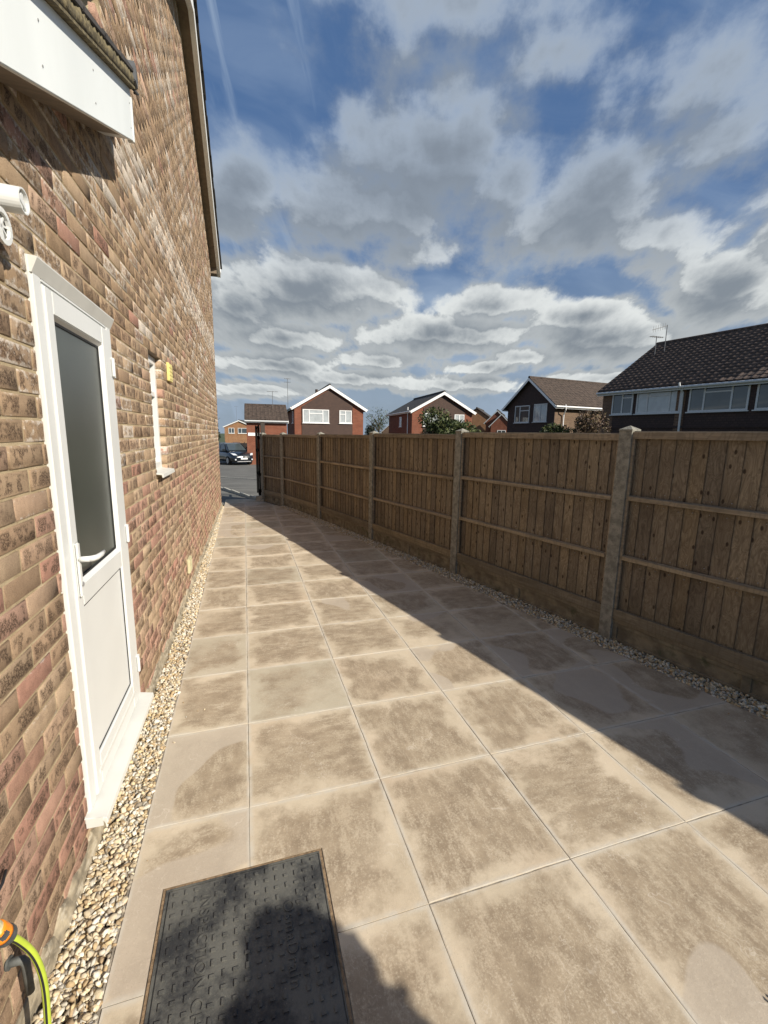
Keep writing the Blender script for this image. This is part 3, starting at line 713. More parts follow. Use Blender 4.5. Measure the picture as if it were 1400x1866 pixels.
def brick_geo(r):
    p, q, z0, z1, c = r
    dep = -.10 if (abs(p-WIN[1]) < .002 or abs(q-WIN[0]) < .002) and WIN[2]-.1 < z0 < WIN[3] else -.03
    if q > YE-.01: dep = -.10
    x = random.gauss(0, .0008); e = .0022
    j = lambda s=.0012: random.uniform(-s, s)*(3. if random.random() < .04 else 1.)
    V = [(dep, p, z0), (dep, q, z0), (dep, q, z1), (dep, p, z1)]
    V += [(x-e+j(), p+j(), z0+j()), (x-e+j(), q+j(), z0+j()), (x-e+j(), q+j(), z1+j()), (x-e+j(), p+j(), z1+j())]
    V += [(x+j(), p+e+j(), z0+e+j()), (x+j(), q-e+j(), z0+e+j()), (x+j(), q-e+j(), z1-e+j()), (x+j(), p+e+j(), z1-e+j())]
    F = [(8, 9, 10, 11)]
    for k in range(4):
        F.append((4+k, 4+(k+1) % 4, 8+(k+1) % 4, 8+k)); F.append((k, (k+1) % 4, 4+(k+1) % 4, 4+k))
    L = .215
    uv = [((v[1]-p)/L, (v[2]-z0)/(z1-z0)) for v in V]
    y, z = (p+q)/2, z0
    low = z < 1.36
    r0 = random.random()
    tone_ = (.30+.6*r0 if low else .62*r0+.05)
    if not low and random.random() < .08: tone_ = random.uniform(.7, 1.)
    bl = random.random()*(.75 if low else 1.)
    bloom = .0
    if z > 1.4:
        hsh = math.sin(c*12.9898)*43758.5453; hsh -= math.floor(hsh)
        patch = .5+.5*math.sin(y*1.7+c*.35)*math.sin(y*.6-c*.8+1.3)
        bloom = max(0, random.random()**2.2*.72+.36*(patch-.47)+.15*(hsh > .8))
        if 3.02 < z < 3.44 and y > 3.1: bloom = max(bloom, random.uniform(.48, .85)); bl *= .5
        if 5.0 < z < 5.5 and 4.2 < y < 6.4: bloom = max(bloom, random.uniform(.25, .6))
        if z > 3.9 and .2 < (y*.55+z*.9) % 2.4 < .62: bloom = max(bloom, random.uniform(.2, .5))
    elif random.random() < .10: bloom = random.uniform(.1, .32)
    if 1.5 < z < 2.05 and y < 1.75: bloom = max(bloom, random.choice([.0, .1, .35, .55]))
    return V, F, uv, (tone_, bl, bloom, random.random())
near_score = []
for k, r in enumerate(BR):
    w = hw(0, (r[0]+r[1])/2, (r[2]+r[3])/2); s = seen_size(*w)
    if s is None or not (-60 < s[0] < 1460 and -60 < s[1] < 1926): near_score.append(0); continue
    v = Vector((w[0], w[1], w[2]-CAM_H)); near_score.append(abs(v.x)/v.length**3*(r[1]-r[0]))
order = np.argsort(-np.array(near_score)); nearset = set(order[:300].tolist())
Va, Fa, Ua, Ca = [], [], [], []; off = 0
for k, r in enumerate(BR):
    V, F, uv, at_ = brick_geo(r)
    if k in nearset:
        cy, cz = (r[0]+r[1])/2, (r[2]+r[3])/2
        Vn = np.array(V)-np.array((0, cy, cz))
        me = arrays_mesh('brick', Vn, np.array(F), M['brick'], ('bk', np.tile(at_, (12, 1))), np.array(uv))
        o = link('brick', me, house); o.location = (0, cy, cz)
    else:
        Va += V; Fa += [tuple(i+off for i in f) for f in F]; Ua += uv; Ca += [at_]*12; off += 12
o = link('brickwork', arrays_mesh('brickwork', np.array(Va), np.array(Fa), M['brick'], ('bk', np.array(Ca)), np.array(Ua)), house); tag(o, kind='stuff')
# rendered foot of the wall
b = MB(); yy = np.arange(YN, YE, .06)
prof = []
for y in yy:
    h = .060+random.uniform(-.022, .020); w = .022+random.uniform(-.008, .006); prof.append([(XB, y, h), (.006, y, h-.006), (w, y, .0), (w+.01, y, -.08), (XB, y, -.08)])
for pr in prof: b.v += pr
for k in range(len(prof)-1):
    for q in range(4): i = k*5+q; b.f.append((i, i+1, i+6, i+5))
b.build('wall_foot', M['foot'], house, smooth=False)

# main roof: verge with bargeboard, soffit, tiles
sl = (AP_Z-EAVE_Z)/(YE-AP_Y); OV = .155
def verge(ya, yb, za, zb, tagname):
    # bargeboard 0.17 high, soffit between wall and board
    b = MB().prism([(OV-.04, ya, za-.075), (OV-.04, yb, zb-.075), (OV-.04, yb, zb+.12), (OV-.04, ya, za+.12)], (.062, 0, 0)); b.build('bargeboard', M['trim'], house)
    b = MB().prism([(-.004, ya, za-.055), (-.004, yb, zb-.055), (-.004, yb, zb-.04), (-.004, ya, za-.04)], (OV-.034, 0, 0)); b.build('soffit', M['soffit'], house)
EY = YE+.22
verge(AP_Y, EY, AP_Z+.02, AP_Z+.02-sl*(EY-AP_Y), 'far')
verge(AP_Y, YC-.25, AP_Z+.02, AP_Z+.02-sl*(AP_Y-YC+.25), 'near')
# boxed end at the eaves
ez = AP_Z+.02-sl*(EY-AP_Y)
MB().box(-.3, OV-.042, YE+.002, EY-.004, ez-.07, ez+.08).build('eaves_box', M['soffit'], house)
MB().tube([(-3, EY+.06, ez+.06), (OV+.03, EY+.06, ez+.06)], .055, 12).build('gutter', M['trim'], house)
# tiles of the main roof: courses with a stepped verge
def roof_courses(y_e, z_e, y_r, z_r, x0, x1, gauge=.30, th=.022):
    b = MB(); n = int(math.hypot(y_r-y_e, z_r-z_e)/gauge)+1
    for k in range(n):
        a = min(1, k/n); c = min(1, (k+1.25)/n)
        pa = Vector((0, y_e+(y_r-y_e)*a, z_e+(z_r-z_e)*a)); pc = Vector((0, y_e+(y_r-y_e)*c, z_e+(z_r-z_e)*c))
        jt = random.uniform(-.006, .006)
        b.prism([(x0, pa.y, pa.z+.0), (x0, pa.y, pa.z+th+.014), (x0, pc.y, pc.z+th-.004), (x0, pc.y, pc.z)], (x1-x0+jt, 0, 0))
    return b
zr = AP_Z+.15
o = roof_courses(EY+.05, zr-sl*(EY+.05-AP_Y), AP_Y, zr, -5, OV+.055).build('roof', M['rooftile_dark'], house)
o = roof_courses(YC-.3, zr-sl*(AP_Y-YC+.3), AP_Y, zr, -5, OV+.055).build('roof', M['rooftile_dark'], house)
MB().tube([(-5, AP_Y, zr+.02), (OV+.06, AP_Y, zr+.02)], .10, 10).build('ridge', M['rooftile_dark'], house)

# lean-to verge: white bargeboard rising to the corner of the house
vo = .118
bz = lambda y: 3.098-.4375*(2.865-y)       # lower edge
YT = 2.842
MB().prism([(vo-.004, YN-.3, bz(YN-.3)), (vo-.004, YT, bz(YT)), (vo-.004, YT, bz(YT)+.235), (vo-.004, YN-.3, bz(YN-.3)+.235)], (.02, 0, 0)).build('bargeboard', M['fascia'], house, bevel=.002)
MB().box(vo-.012, vo+.020, YT, YT+.017, bz(YT)-.004, bz(YT)+.20).build('fascia_end_cap', M['pvc'], house, bevel=.002)
MB().prism([(.0, YN-.3, bz(YN-.3)+.004), (.0, YT-.15, bz(YT-.15)+.004), (.0, YT-.15, bz(YT-.15)+.016), (.0, YN-.3, bz(YN-.3)+.016)], (vo-.006, 0, 0)).build('soffit', M['soffit'], house)
MB().prism([(.005, YT-.15, bz(YT-.15)+.004), (.005, YT, bz(YT)+.004), (.005, YT, bz(YT)+.016), (.005, YT-.15, bz(YT-.15)+.016)], (vo-.011, 0, 0)).build('soffit', M['trim_grey'], house)
b = MB()
for y in (1.12, 1.66, 2.18, 2.80):
    for dz in (.055, .165): b.tube([(vo+.0155, y, bz(y)+dz), (vo+.018, y, bz(y)+dz)], .0035, 8)
b.build('fixing_pin', M['screw'], house)
# undercloak strip, mossy bedding mortar, tile ends, plain tile slope
b = MB().prism([(vo-.02, YN-.35, bz(YN-.35)+.235), (vo-.02, YT+.02, bz(YT+.02)+.235), (vo-.02, YT+.02, bz(YT+.02)+.245), (vo-.02, YN-.35, bz(YN-.35)+.245)], (.062, 0, 0)); b.build('undercloak', M['moss'], house)
b = MB(); n = 260
ring = []
for k in range(n+1):
    y = YN-.3+(YT+.0-YN+.3)*k/n; z = bz(y)+.246; w = random.uniform(-.005, .005)
    ring.append([(vo-.06, y, z), (vo+.040+w*.5, y, z), (vo+.044+w, y, z+.03), (vo+.034+w*1.4, y, z+.062+random.uniform(-.008, .01)), (vo-.06, y, z+.07)])
for r_ in ring: b.v += r_
for k in range(n):
    for q in range(4): i = k*5+q; b.f.append((i, i+1, i+6, i+5))
b.build('bedding_mortar', M['moss'], house, smooth=True)
n = 11
for k in range(n):
    y = YT-.02-(k+1)*.275; 
    if y < YN-.3: break
    b = MB(); z = bz(y)+.300; z2 = bz(y+.30)+.300
    b.prism([(vo+.045, y, z), (vo+.045, y, z+.032), (vo+.045, y+.30, z2+.022), (vo+.045, y+.30, z2+.002)], (-2.2, 0, 0))
    b.build('roof_tile_course', M['rooftile_dark'], house, bevel=.004, segs=1)
# black end cap of the top flashing
b = MB().prism([(vo-.03, YT-.045, bz(YT)+.250), (vo-.03, YT+.006, bz(YT)+.236), (vo-.03, YT+.018, bz(YT)+.290), (vo-.03, YT-.030, bz(YT)+.345)], (.083, 0, 0)); b.build('verge_end_cap', M['lead'], house, bevel=.004)
MB().tube([(vo+.02, YT-.01, bz(YT)+.24), (vo+.05, YT+.01, bz(YT)+.222), (vo+.03, YT+.028, bz(YT)+.236)], .006, 8).build('clip', M['blackpl'], house)

# ---- door (a part of the house, with its own sub-parts)
y0, y1, z0, z1 = DOOR
FR = .012
b = MB(); fw_ = .062
b.box(-.055, FR, y0+.001, y0+fw_, z0+.04, z1-.001); b.box(-.055, FR, y1-fw_, y1-.001, z0+.04, z1-.001)
b.box(-.055, FR-.0005, y0+fw_, y1-fw_, z1-fw_, z1-.001)
door = b.build('door', M['pvc'], house, bevel=.004)
# inner step of the frame
b = MB(); b.box(-.05, FR-.012, y0+fw_, y0+fw_+.014, z0+.05, z1-fw_); b.box(-.05, FR-.012, y1-fw_-.014, y1-fw_, z0+.05, z1-fw_); b.box(-.05, FR-.0125, y0+fw_+.014, y1-fw_-.014, z1-fw_-.014, z1-fw_)
b.build('rebate', M['pvc'], door, bevel=.003)
gy0, gy1 = 1.915, 2.432; gz0, gz1 = 1.052, 2.003; pz0, pz1 = .318, .940
LY0, LY1, LZ0, LZ1 = y0+fw_+.003, y1-fw_-.003, z0+.05, z1-fw_-.003; LX = FR+.006
b = MB()
b.box(-.045, LX, LY0, gy0-.012, LZ0, LZ1); b.box(-.045, LX, gy1+.012, LY1, LZ0, LZ1)
b.box(-.045, LX-.0006, gy0-.012, gy1+.012, gz1+.012, LZ1); b.box(-.045, LX-.0006, gy0-.012, gy1+.012, pz1+.010, gz0-.012); b.box(-.045, LX-.0006, gy0-.012, gy1+.012, LZ0, pz0-.010)
b.build('door_leaf', M['pvc'], door, bevel=.006, segs=3)
b = MB()
for (a, c, d_, e_) in ((gy0, gy1, gz0, gz1),):
    b.prism([(LX-.004, a-.012, d_-.012), (LX-.004, c+.012, d_-.012), (LX-.018, c, d_), (LX-.018, a, d_)], (-.01, 0, 0))
    b.prism([(LX-.004, a-.012, e_+.012), (LX-.004, c+.012, e_+.012), (LX-.018, c, e_), (LX-.018, a, e_)], (-.01, 0, 0))
    b.prism([(LX-.004, a-.012, d_-.012), (LX-.004, a-.012, e_+.012), (LX-.018, a, e_), (LX-.018, a, d_)], (-.01, 0, 0))
    b.prism([(LX-.004, c+.012, d_-.012), (LX-.004, c+.012, e_+.012), (LX-.018, c, e_), (LX-.018, c, d_)], (-.01, 0, 0))
b.build('glazing_bead', M['pvc'], door)
b = MB(); g_ = .004; xg = LX-.021
b.box(xg-.004, xg+.004, gy0-.002, gy0+g_, gz0, gz1); b.box(xg-.004, xg+.004, gy1-g_-.004, gy1+.002, gz0, gz1); b.box(xg-.0035, xg+.0045, gy0+g_, gy1-g_-.004, gz0-.002, gz0+g_+.003); b.box(xg-.0035, xg+.0045, gy0+g_, gy1-g_-.004, gz1-g_-.004, gz1+.002)
b.build('glass_seal', M['rubber'], door)
MB().box(xg-.02, xg, gy0-.001, gy1+.001, gz0-.001, gz1+.001).build('glass', M['obscure'], door)
MB().box(LX-.03, LX-.012, gy0-.004, gy1+.004, pz0-.002, pz1+.002).build('door_panel', M['pvc'], door)
b = MB(); b.box(LX-.014, LX-.0085, gy1+.0045, gy1+.0085, pz0-.006, pz1+.006); b.box(LX-.0145, LX-.009, gy0-.008, gy1+.004, pz0-.0065, pz0-.0025); b.box(LX-.0145, LX-.009, gy0-.008, gy1+.004, pz1+.003, pz1+.006)
b.build('panel_seal', M['rubber'], door)
# handle: back plate, spindle boss, bent lever
hy = 1.868
b = MB().box(LX, LX+.012, hy-.015, hy+.015, 1.00, 1.215); hp = b.build('door_handle', M['pvc'], door, bevel=.006, segs=3)
b = MB().tube([(LX+.008, hy, 1.148), (LX+.045, hy, 1.148)], .011, 14)
b.tube([(LX+.040, hy, 1.148), (LX+.052, hy+.006, 1.148), (LX+.060, hy+.024, 1.147), (LX+.062, hy+.07, 1.146), (LX+.058, hy+.118, 1.146)], [.0112, .0112, .0108, .0095, .007], 14)
b.build('lever', M['pvc'], door, smooth=True)
MB().tube([(LX+.010, hy, 1.052), (LX+.016, hy, 1.052)], .009, 12).build('keyhole', M['galv'], door)
MB().box(LX-.004, LX+.0035, gy0-.035, gy1+.035, pz0-.085, pz0-.066).build('drip_rail', M['pvc_dirty'], door, bevel=.0015)
for zc in (1.93, 1.09, .35):
    MB().box(FR-.002, FR+.010, y1-.026, y1-.002, zc-.048, zc+.048).tube([(FR+.008, y1-.030, zc-.042), (FR+.008, y1-.030, zc+.042)], .0075, 10).build('hinge', M['pvc'], door, bevel=.0015)
# sealant beads, head drip, sill
b = MB()
for ye_, sg in ((y0-.002, -1), (y1+.002, 1)):
    prev = None
    for k in range(60):
        z = z0+.03+(z1-z0-.03)*k/59; w = .004+.002*random.random()+(.003 if random.random() < .12 else 0)
        cur = [(-.01, ye_-sg*.006, z), (FR-.004, ye_-sg*.004, z), (.004, ye_+sg*w, z), (-.01, ye_+sg*w, z)]
        i = len(b.v); b.v += cur
        if prev is not None:
            for q in range(3): b.f.append((prev+q, prev+q+1, i+q+1, i+q))
        prev = i
b.build('sealant', M['pvc_dirty'], door)
b = MB().prism([(-.01, y0-.004, z1+.002), (.032, y0-.004, z1-.002), (.032, y0-.004, z1-.006), (.0125, y0-.004, z1-.050), (-.01, y0-.004, z1-.050)], (0, y1-y0+.008, 0)); b.build('head_trim', M['pvc_dirty'], door)
b = MB().prism([(-.05, y0-.035, z0+.045), (.012, y0-.035, z0+.040), (.072, y0-.035, z0+.028), (.075, y0-.035, z0+.004), (.066, y0-.035, z0+.000), (.060, y0-.035, z0+.016), (-.05, y0-.035, z0+.018)], (0, y1-y0+.05, 0))
b.build('door_sill', M['pvc_dirty'], door, bevel=.0015, segs=1)
MB().box(.002, .060, y0-.037, y0-.0355, z0-.002, z0+.036).build('sill_end_cap', M['pvc_dirty'], door)

# ---- window
y0, y1, z0, z1 = WIN
b = MB(); xf0, xf1 = -.115, -.040
b.box(xf0, xf1, y0, y0+.055, z0, z1-.002); b.box(xf0, xf1, y1-.055, y1, z0, z1-.002); b.box(xf0, xf1-.0005, y0+.055, y1-.055, z1-.06, z1-.002); b.box(xf0, xf1-.0005, y0+.055, y1-.055, z0, z0+.06)
b.box(xf0, xf1-.006, y0+.055, y1-.055, z1-.30, z1-.262)
wn = b.build('window', M['pvc'], house, bevel=.003)
MB().box(xf0+.01, xf0+.03, y0+.05, y1-.05, z0+.055, z1-.055).build('pane', M['pane'], wn)
b = MB().prism([(xf1-.01, y0-.03, z0+.012), (.045, y0-.03, z0-.004), (.048, y0-.03, z0-.032), (.038, y0-.03, z0-.034), (.034, y0-.03, z0-.014), (xf1-.01, y0-.03, z0-.004)], (0, y1-y0+.06, 0)); b.build('window_sill', M['pvc_dirty'], wn, bevel=.0015, segs=1)
MB().box(-.11, -.006, y0-.01, y1+.01, z1+.001, z1+.012).build('lintel', M['soffit'], wn)

# ---- things fixed to the wall
def on_wall(name, y, z, x=0.): return empty(name, hw(x, y, z), HA)
t_ = on_wall('wall_vent', 4.33, 2.12); tag(t_, 'small yellow louvred vent cover high on the brick wall beside the narrow window', 'vent cover')
MB().box(.0, .022, -.085, .085, -.075, .075).build('cover', M['cream'], t_, bevel=.004)
for k in range(4): MB().box(.0215, .0255, -.07, .07, -.056+k*.031, -.038+k*.031).build('louvre', M['cream'], t_)
t_ = on_wall('wall_vent', 4.80, .275); tag(t_, 'stone coloured square socket cover low on the brick wall near the gravel', 'vent cover')
MB().box(.0, .030, -.085, .085, -.075, .075).build('cover', M['creamgrey'], t_, bevel=.006)
for k in range(2):
    for q in range(2): MB().box(.0295, .034, -.06+q*.065, -.005+q*.065, -.055+k*.06, -.005+k*.06).build('moulding', M['creamgrey'], t_, bevel=.002)
# boiler flue kit: white tube pointing out of the wall, guard below
fl = empty('boiler_flue', hw(0, 1.475, 2.195), HA); tag(fl, 'white plastic boiler flue tube with round grille sticking out above the door', 'flue')
def openpipe(cx, cz, x0, x1, r, tilt=(0, 0)):
    b = MB(); n = 28
    for (x, rr) in ((x0, r), (x1, r), (x1, r-.004), (x1-.07, r-.004)):
        for k in range(n): a = 2*math.pi*k/n; b.v.append((x, cx+tilt[0]*(x-x0)+rr*math.cos(a), cz+tilt[1]*(x-x0)+rr*math.sin(a)))
    for q in range(3):
        for k in range(n): b.f.append((q*n+k, q*n+(k+1) % n, (q+1)*n+(k+1) % n, (q+1)*n+k))
    b.f.append(tuple(range(3*n, 4*n))); return b
openpipe(0, .01, 0, .112, .031, (.25, .05)).build('flue_tube', M['pvc'], fl, smooth=False)
b = MB(); cy_, cz_ = .25*.112, .01+.05*.112
b.bar((.106, cy_-.028, cz_+.012), (.106, cy_+.028, cz_-.014), .012, .004, (1, 0, 0)); b.bar((.104, cy_-.012, cz_-.028), (.104, cy_+.010, cz_+.028), .012, .004, (1, 0, 0))
b.build('deflector', M['pvc'], fl)
b = MB(); gy, gzz, gx = -.030, -.070, .080
for k in range(18):
    a = 2*math.pi*k/18; a2 = 2*math.pi*(k+1)/18
    b.bar((gx, gy+.037*math.cos(a), gzz+.037*math.sin(a)), (gx, gy+.037*math.cos(a2), gzz+.037*math.sin(a2)), .012, .008, (1, 0, 0))
for k in range(4): a = math.pi*k/4+.2; b.bar((gx-.005, gy-.034*math.cos(a), gzz-.034*math.sin(a)), (gx-.005, gy+.034*math.cos(a), gzz+.034*math.sin(a)), .005, .007, (1, 0, 0))
b.build('guard', M['pvc'], fl)
openpipe(gy, gzz, 0, .072, .036).build('exhaust_collar', M['pvc_dirty'], fl)
b = MB()
for k in range(18):
    a = 2*math.pi*k/18; a2 = 2*math.pi*(k+1)/18
    b.bar((gx-.009, gy+.0395*math.cos(a), gzz+.0395*math.sin(a)), (gx-.009, gy+.0395*math.cos(a2), gzz+.0395*math.sin(a2)), .006, .006, (1, 0, 0))
b.build('rim_seal', M['rubber'], fl)
MB().tube([(-.01, 0, 0), (.004, 0, 0)], .05, 20).build('wall_plate', M['pvc_dirty'], fl)
t_ = on_wall('wall_hook', 1.455, 2.02); tag(t_, 'dark round knob on the brick wall left of the door top', 'wall knob')
MB().tube([(0, 0, 0), (.012, 0, 0), (.024, 0, 0), (.030, 0, 0)], [.012, .012, .026, .020], 16).build('knob', M['blackpl'], t_, smooth=True)
t_ = on_wall('cable', 1.15, .50); tag(t_, 'short black cable end poking out of the brick wall above the hose', 'cable')
MB().tube([(0, -.06, -.02), (.02, -.03, -.006), (.024, .02, .006), (.018, .05, .012)], .0038, 8).build('cable_sleeve', M['blackpl'], t_, smooth=True)
# overflow elbow
t_ = on_wall('overflow_pipe', 1.185, .245); tag(t_, 'weathered grey plastic overflow elbow pointing down from the brick wall', 'pipe')
b = MB().tube([(-.01, 0, 0), (.018, 0, 0), (.030, .003, -.004), (.036, .004, -.016), (.036, .006, -.115)], .0105, 14); b.build('elbow', M['pipe'], t_, smooth=True)
MB().tube([(.0, 0, 0), (.006, 0, 0)], .016, 14).build('collar', M['pipe'], t_)
# hose with connector
hs = empty('garden_hose', (-.575, .93, .0)); tag(hs, 'yellow green garden hose with black stripe and orange tap connector hanging by the wall', 'hose')
def hp_(p): return (p[0]+.575, p[1]-.93, p[2])
path = [(-.590, 1.045, .520), (-.578, 1.065, .470), (-.560, 1.085, .418), (-.541, 1.098, .350), (-.530, 1.100, .270), (-.528, 1.092, .180), (-.530, 1.075, .10), (-.545, 1.03, .035), (-.58, .95, .012), (-.60, .80, .010), (-.585, .6, .010)]
from mathutils.geometry import interpolate_bezier
def smooth_path(P, n=8):
    P = [Vector(p) for p in P]; out = []
    for i in range(len(P)-1):
        p0 = P[max(i-1, 0)]; p1 = P[i]; p2 = P[i+1]; p3 = P[min(i+2, len(P)-1)]
        for k in range(n):
            t = k/n; out.append(.5*((2*p1)+(p2-p0)*t+(2*p0-5*p1+4*p2-p3)*t*t+(3*p1-p0-3*p2+p3)*t*t*t))
    out.append(P[-1]); return out
sp_ = smooth_path(path)
MB().tube([hp_(p) for p in sp_[10:]], .0080, 14).build('hose_pipe', M['hose'], hs, smooth=True)
b = MB(); tw = []
for k, p in enumerate(sp_[10:]):
    dd = (sp_[min(k+11, len(sp_)-1)]-sp_[max(k+9, 0)]).normalized(); sdv = Vector((.75, -.66, 0)); sdv = (sdv-dd*sdv.dot(dd)).normalized(); w = dd.cross(sdv)
    tw.append([tuple(Vector(hp_(p))+(sdv*math.cos(a)+w*math.sin(a))*.0083) for a in (.95, .75, .55, .35)])
for r_ in tw: b.v += r_
for k in range(len(tw)-1):
    for q in range(3): i = k*4+q; b.f.append((i, i+1, i+5, i+4))
b.build('hose_stripe', M['blackpl'], hs, smooth=True)
def seg(i0, i1): return [hp_(p) for p in sp_[i0:i1+1]]
MB().tube(seg(0, 4), [.016, .0185, .0185, .0175, .0175], 18).build('connector_neck', M['creamgrey'], hs, smooth=False)
MB().tube(seg(4, 9), [.0195, .0205, .0205, .0205, .020, .0195], 20).build('connector', M['orange'], hs, smooth=True)
MB().tube(seg(9, 12), [.0215, .0215, .0200, .0155], 18).build('connector_nut', M['greypl'], hs, smooth=False)
p = Vector(hp_(sp_[6])); dd = (sp_[8]-sp_[5]).normalized(); sdv = Vector((.8, -.6, .0)); sdv = (sdv-dd*sdv.dot(dd)).normalized()
b = MB().bar(tuple(p+sdv*.018-dd*.009), tuple(p+sdv*.018+dd*.013), .018, .010, tuple(sdv)); b.build('connector_grip', M['greypl'], hs, bevel=.003)

# ------------------------------------------------------------------ inspection cover
mh = empty('inspection_cover', (-.05, 1.14, 0)); tag(mh, 'black plastic inspection chamber cover with raised tread set in the paving', 'manhole cover')
mx0, mx1, my0, my1 = MHX0+.05, MHX1+.05, MHY0-1.14, MHY1-1.14
b = MB()
fr = .010
for (a, c, d_, e_) in ((mx0, mx0+fr, my0, my1), (mx1-fr, mx1, my0, my1), (mx0+fr, mx1-fr, my0, my0+fr), (mx0+fr, mx1-fr, my1-fr, my1)): b.box(a, c, d_, e_, -.03, .0005)
b.build('frame_seal', M['seal'], mh)
b = MB()
for (a, c, d_, e_) in ((mx0+fr, mx0+fr+.008, my0+fr, my1-fr), (mx1-fr-.004, mx1-fr, my0+fr, my1-fr), (mx0+fr+.008, mx1-fr-.004, my0+fr, my0+fr+.005), (mx0+fr+.008, mx1-fr-.004, my1-fr-.005, my1-fr)): b.box(a, c, d_, e_, -.03, .003)
b.build('frame', M['cover'], mh)
cx0, cx1, cy0, cy1 = mx0+fr+.011, mx1-fr-.006, my0+fr+.008, my1-fr-.007
MB().box(cx0, cx1, cy0, cy1, -.03, .002).build('lid', M['cover'], mh, bevel=.0015)
b = MB(); nx = 15; ny = 19
for i in range(nx):
    for j in range(ny):
        x = cx0+.024+(cx1-cx0-.048)*i/(nx-1); y = cy0+.02+(cy1-cy0-.04)*j/(ny-1)
        if i in (3, ) or (i == 11 and 5 <= j <= 15): continue
        u, v = (.0045, .0085) if (i+j) % 2 else (.0080, .0045)
        b.prism([(x-u, y-v, .0018), (x+u, y-v, .0018), (x+u, y+v, .0018), (x-u, y+v, .0018)], (0, 0, .0042))
tag(b.build('tread_pattern', M['cover'], mh), kind='stuff')
def text(s, size, loc, rot, mat, parent, name, ext=.001):
    cu = bpy.data.curves.new('tmp', 'FONT'); cu.body = s; cu.size = size; cu.extrude = ext; cu.space_character = 1.15
    o = bpy.data.objects.new('tmp', cu); COL.objects.link(o)
    bpy.context.view_layer.update()
    me = bpy.data.meshes.new_from_object(o.evaluated_get(bpy.context.evaluated_depsgraph_get())); bpy.data.objects.remove(o)
    me.materials.clear(); me.materials.append(mat)
    bm = bmesh.new(); bm.from_mesh(me); bpy.data.meshes.remove(me); todo = set(bm.verts)
    while todo:
        st_ = [next(iter(todo))]; comp = set(st_)
        while st_:
            for e_ in st_.pop().link_edges:
                for v_ in e_.verts:
                    if v_ not in comp: comp.add(v_); st_.append(v_)
        todo -= comp; vl = list(comp); ix = {v_: i_ for i_, v_ in enumerate(vl)}; fs = {f_ for v_ in vl for f_ in v_.link_faces}
        m2 = bpy.data.meshes.new('letter'); m2.from_pydata([v_.co[:] for v_ in vl], [], [[ix[v_] for v_ in f_.verts] for f_ in fs]); m2.materials.append(mat)
        q = link('letter', m2, parent); q.location = loc; q.rotation_euler = rot
    bm.free()
text('INSPECTION CHAMBER', .046, (cx0+.024+(cx1-cx0-.048)*3/(nx-1)-.016, cy1-.045, .0028), (0, 0, R(-90)), M['cover'], mh, 'lettering', .0022)
text('OsmaDrain', .050, (cx0+.024+(cx1-cx0-.048)*11/(nx-1)-.016, cy1-.150, .0028), (0, 0, R(-90)), M['cover'], mh, 'lettering', .0022)
b = MB().box((cx0+cx1)/2-.004, (cx0+cx1)/2+.002, cy1-.30, cy1-.245, .0018, .0035); b.build('key_slot', M['rubber'], mh)

# ------------------------------------------------------------------ fence
fence = empty('timber_fence', (2.84, 2.76, 0)); tag(fence, 'long closeboard timber fence panels between concrete posts along the right of the path', 'fence')
FO = Vector((2.84, 2.76, 0))
def fchild(o, loc, rz):
    o.parent = fence; o.location = Vector(loc)-FO; o.rotation_euler = (0, 0, rz); return o
# post template
def post_mesh(h):
    b = MB(); w, d_ = .050, .055
    b.prism([(-w, -d_, -.1), (w, -d_, -.1), (w, -.022, -.1), (w-.020, -.022, -.1), (w-.020, .022, -.1), (w, .022, -.1), (w, d_, -.1), (-w, d_, -.1), (-w, .022, -.1), (-w+.020, .022, -.1), (-w+.020, -.022, -.1), (-w, -.022, -.1)], (0, 0, h-.02+.1))
    i = len(b.v); w, d_ = .053, .058
    b.v += [(-w, -d_, h-.02), (w, -d_, h-.02), (w, d_, h-.02), (-w, d_, h-.02), (-w, -d_, h-.008), (w, -d_, h-.008), (w, d_, h-.008), (-w, d_, h-.008), (0, 0, h+.022)]
    b.f += [(i+3, i+2, i+1, i)]+[tuple(i+k for k in q) for q in ((0,1,5,4),(1,2,6,5),(2,3,7,6),(3,0,4,7),(4,5,8),(5,6,8),(6,7,8),(7,4,8))]
    return b
post0 = post_mesh(1.725).build('concrete_post', M['post'], fence)
tops = [1.73, 1.725, 1.72, 1.705, 1.69, 1.66, 1.635, 1.62, 1.61]
angs = [math.atan2(b_[1]-a[1], b_[0]-a[0]) for a, b_ in zip(fence_pts, fence_pts[1:])]
for k, (x, y) in enumerate(fence_pts):
    rz = angs[max(0, min(k, len(angs)-1))]-0
    o = post0 if k == 0 else post0.copy()
    if k: COL.objects.link(o)
    fchild(o, (x, y, (tops[k]-1.725)), rz)
board_meshes = []
def board_template(w, h, sag):
    b = MB(); ny = 6
    for k in range(ny+1):
        z = h*k/ny; o_ = sag*math.sin(math.pi*k/ny)
        b.v += [(w, -.001+o_, z), (0, .0055+o_, z), (0, .0115+o_, z), (w, .0035+o_, z)]
    for k in range(ny):
        for q in range(4): i = k*4; b.f.append((i+q, i+(q+1) % 4, i+4+(q+1) % 4, i+4+q))
    b.f += [(3, 2, 1, 0), tuple(ny*4+q for q in range(4))]
    me = bpy.data.meshes.new('board'); me.from_pydata(b.v, [], b.f); me.materials.append(M['board']); return me
PH = 1.43       # board height, from gravel board to cap
for wv in (.112, .118, .124, .116): board_meshes.append(board_template(wv, PH, random.uniform(-.003, .003)))
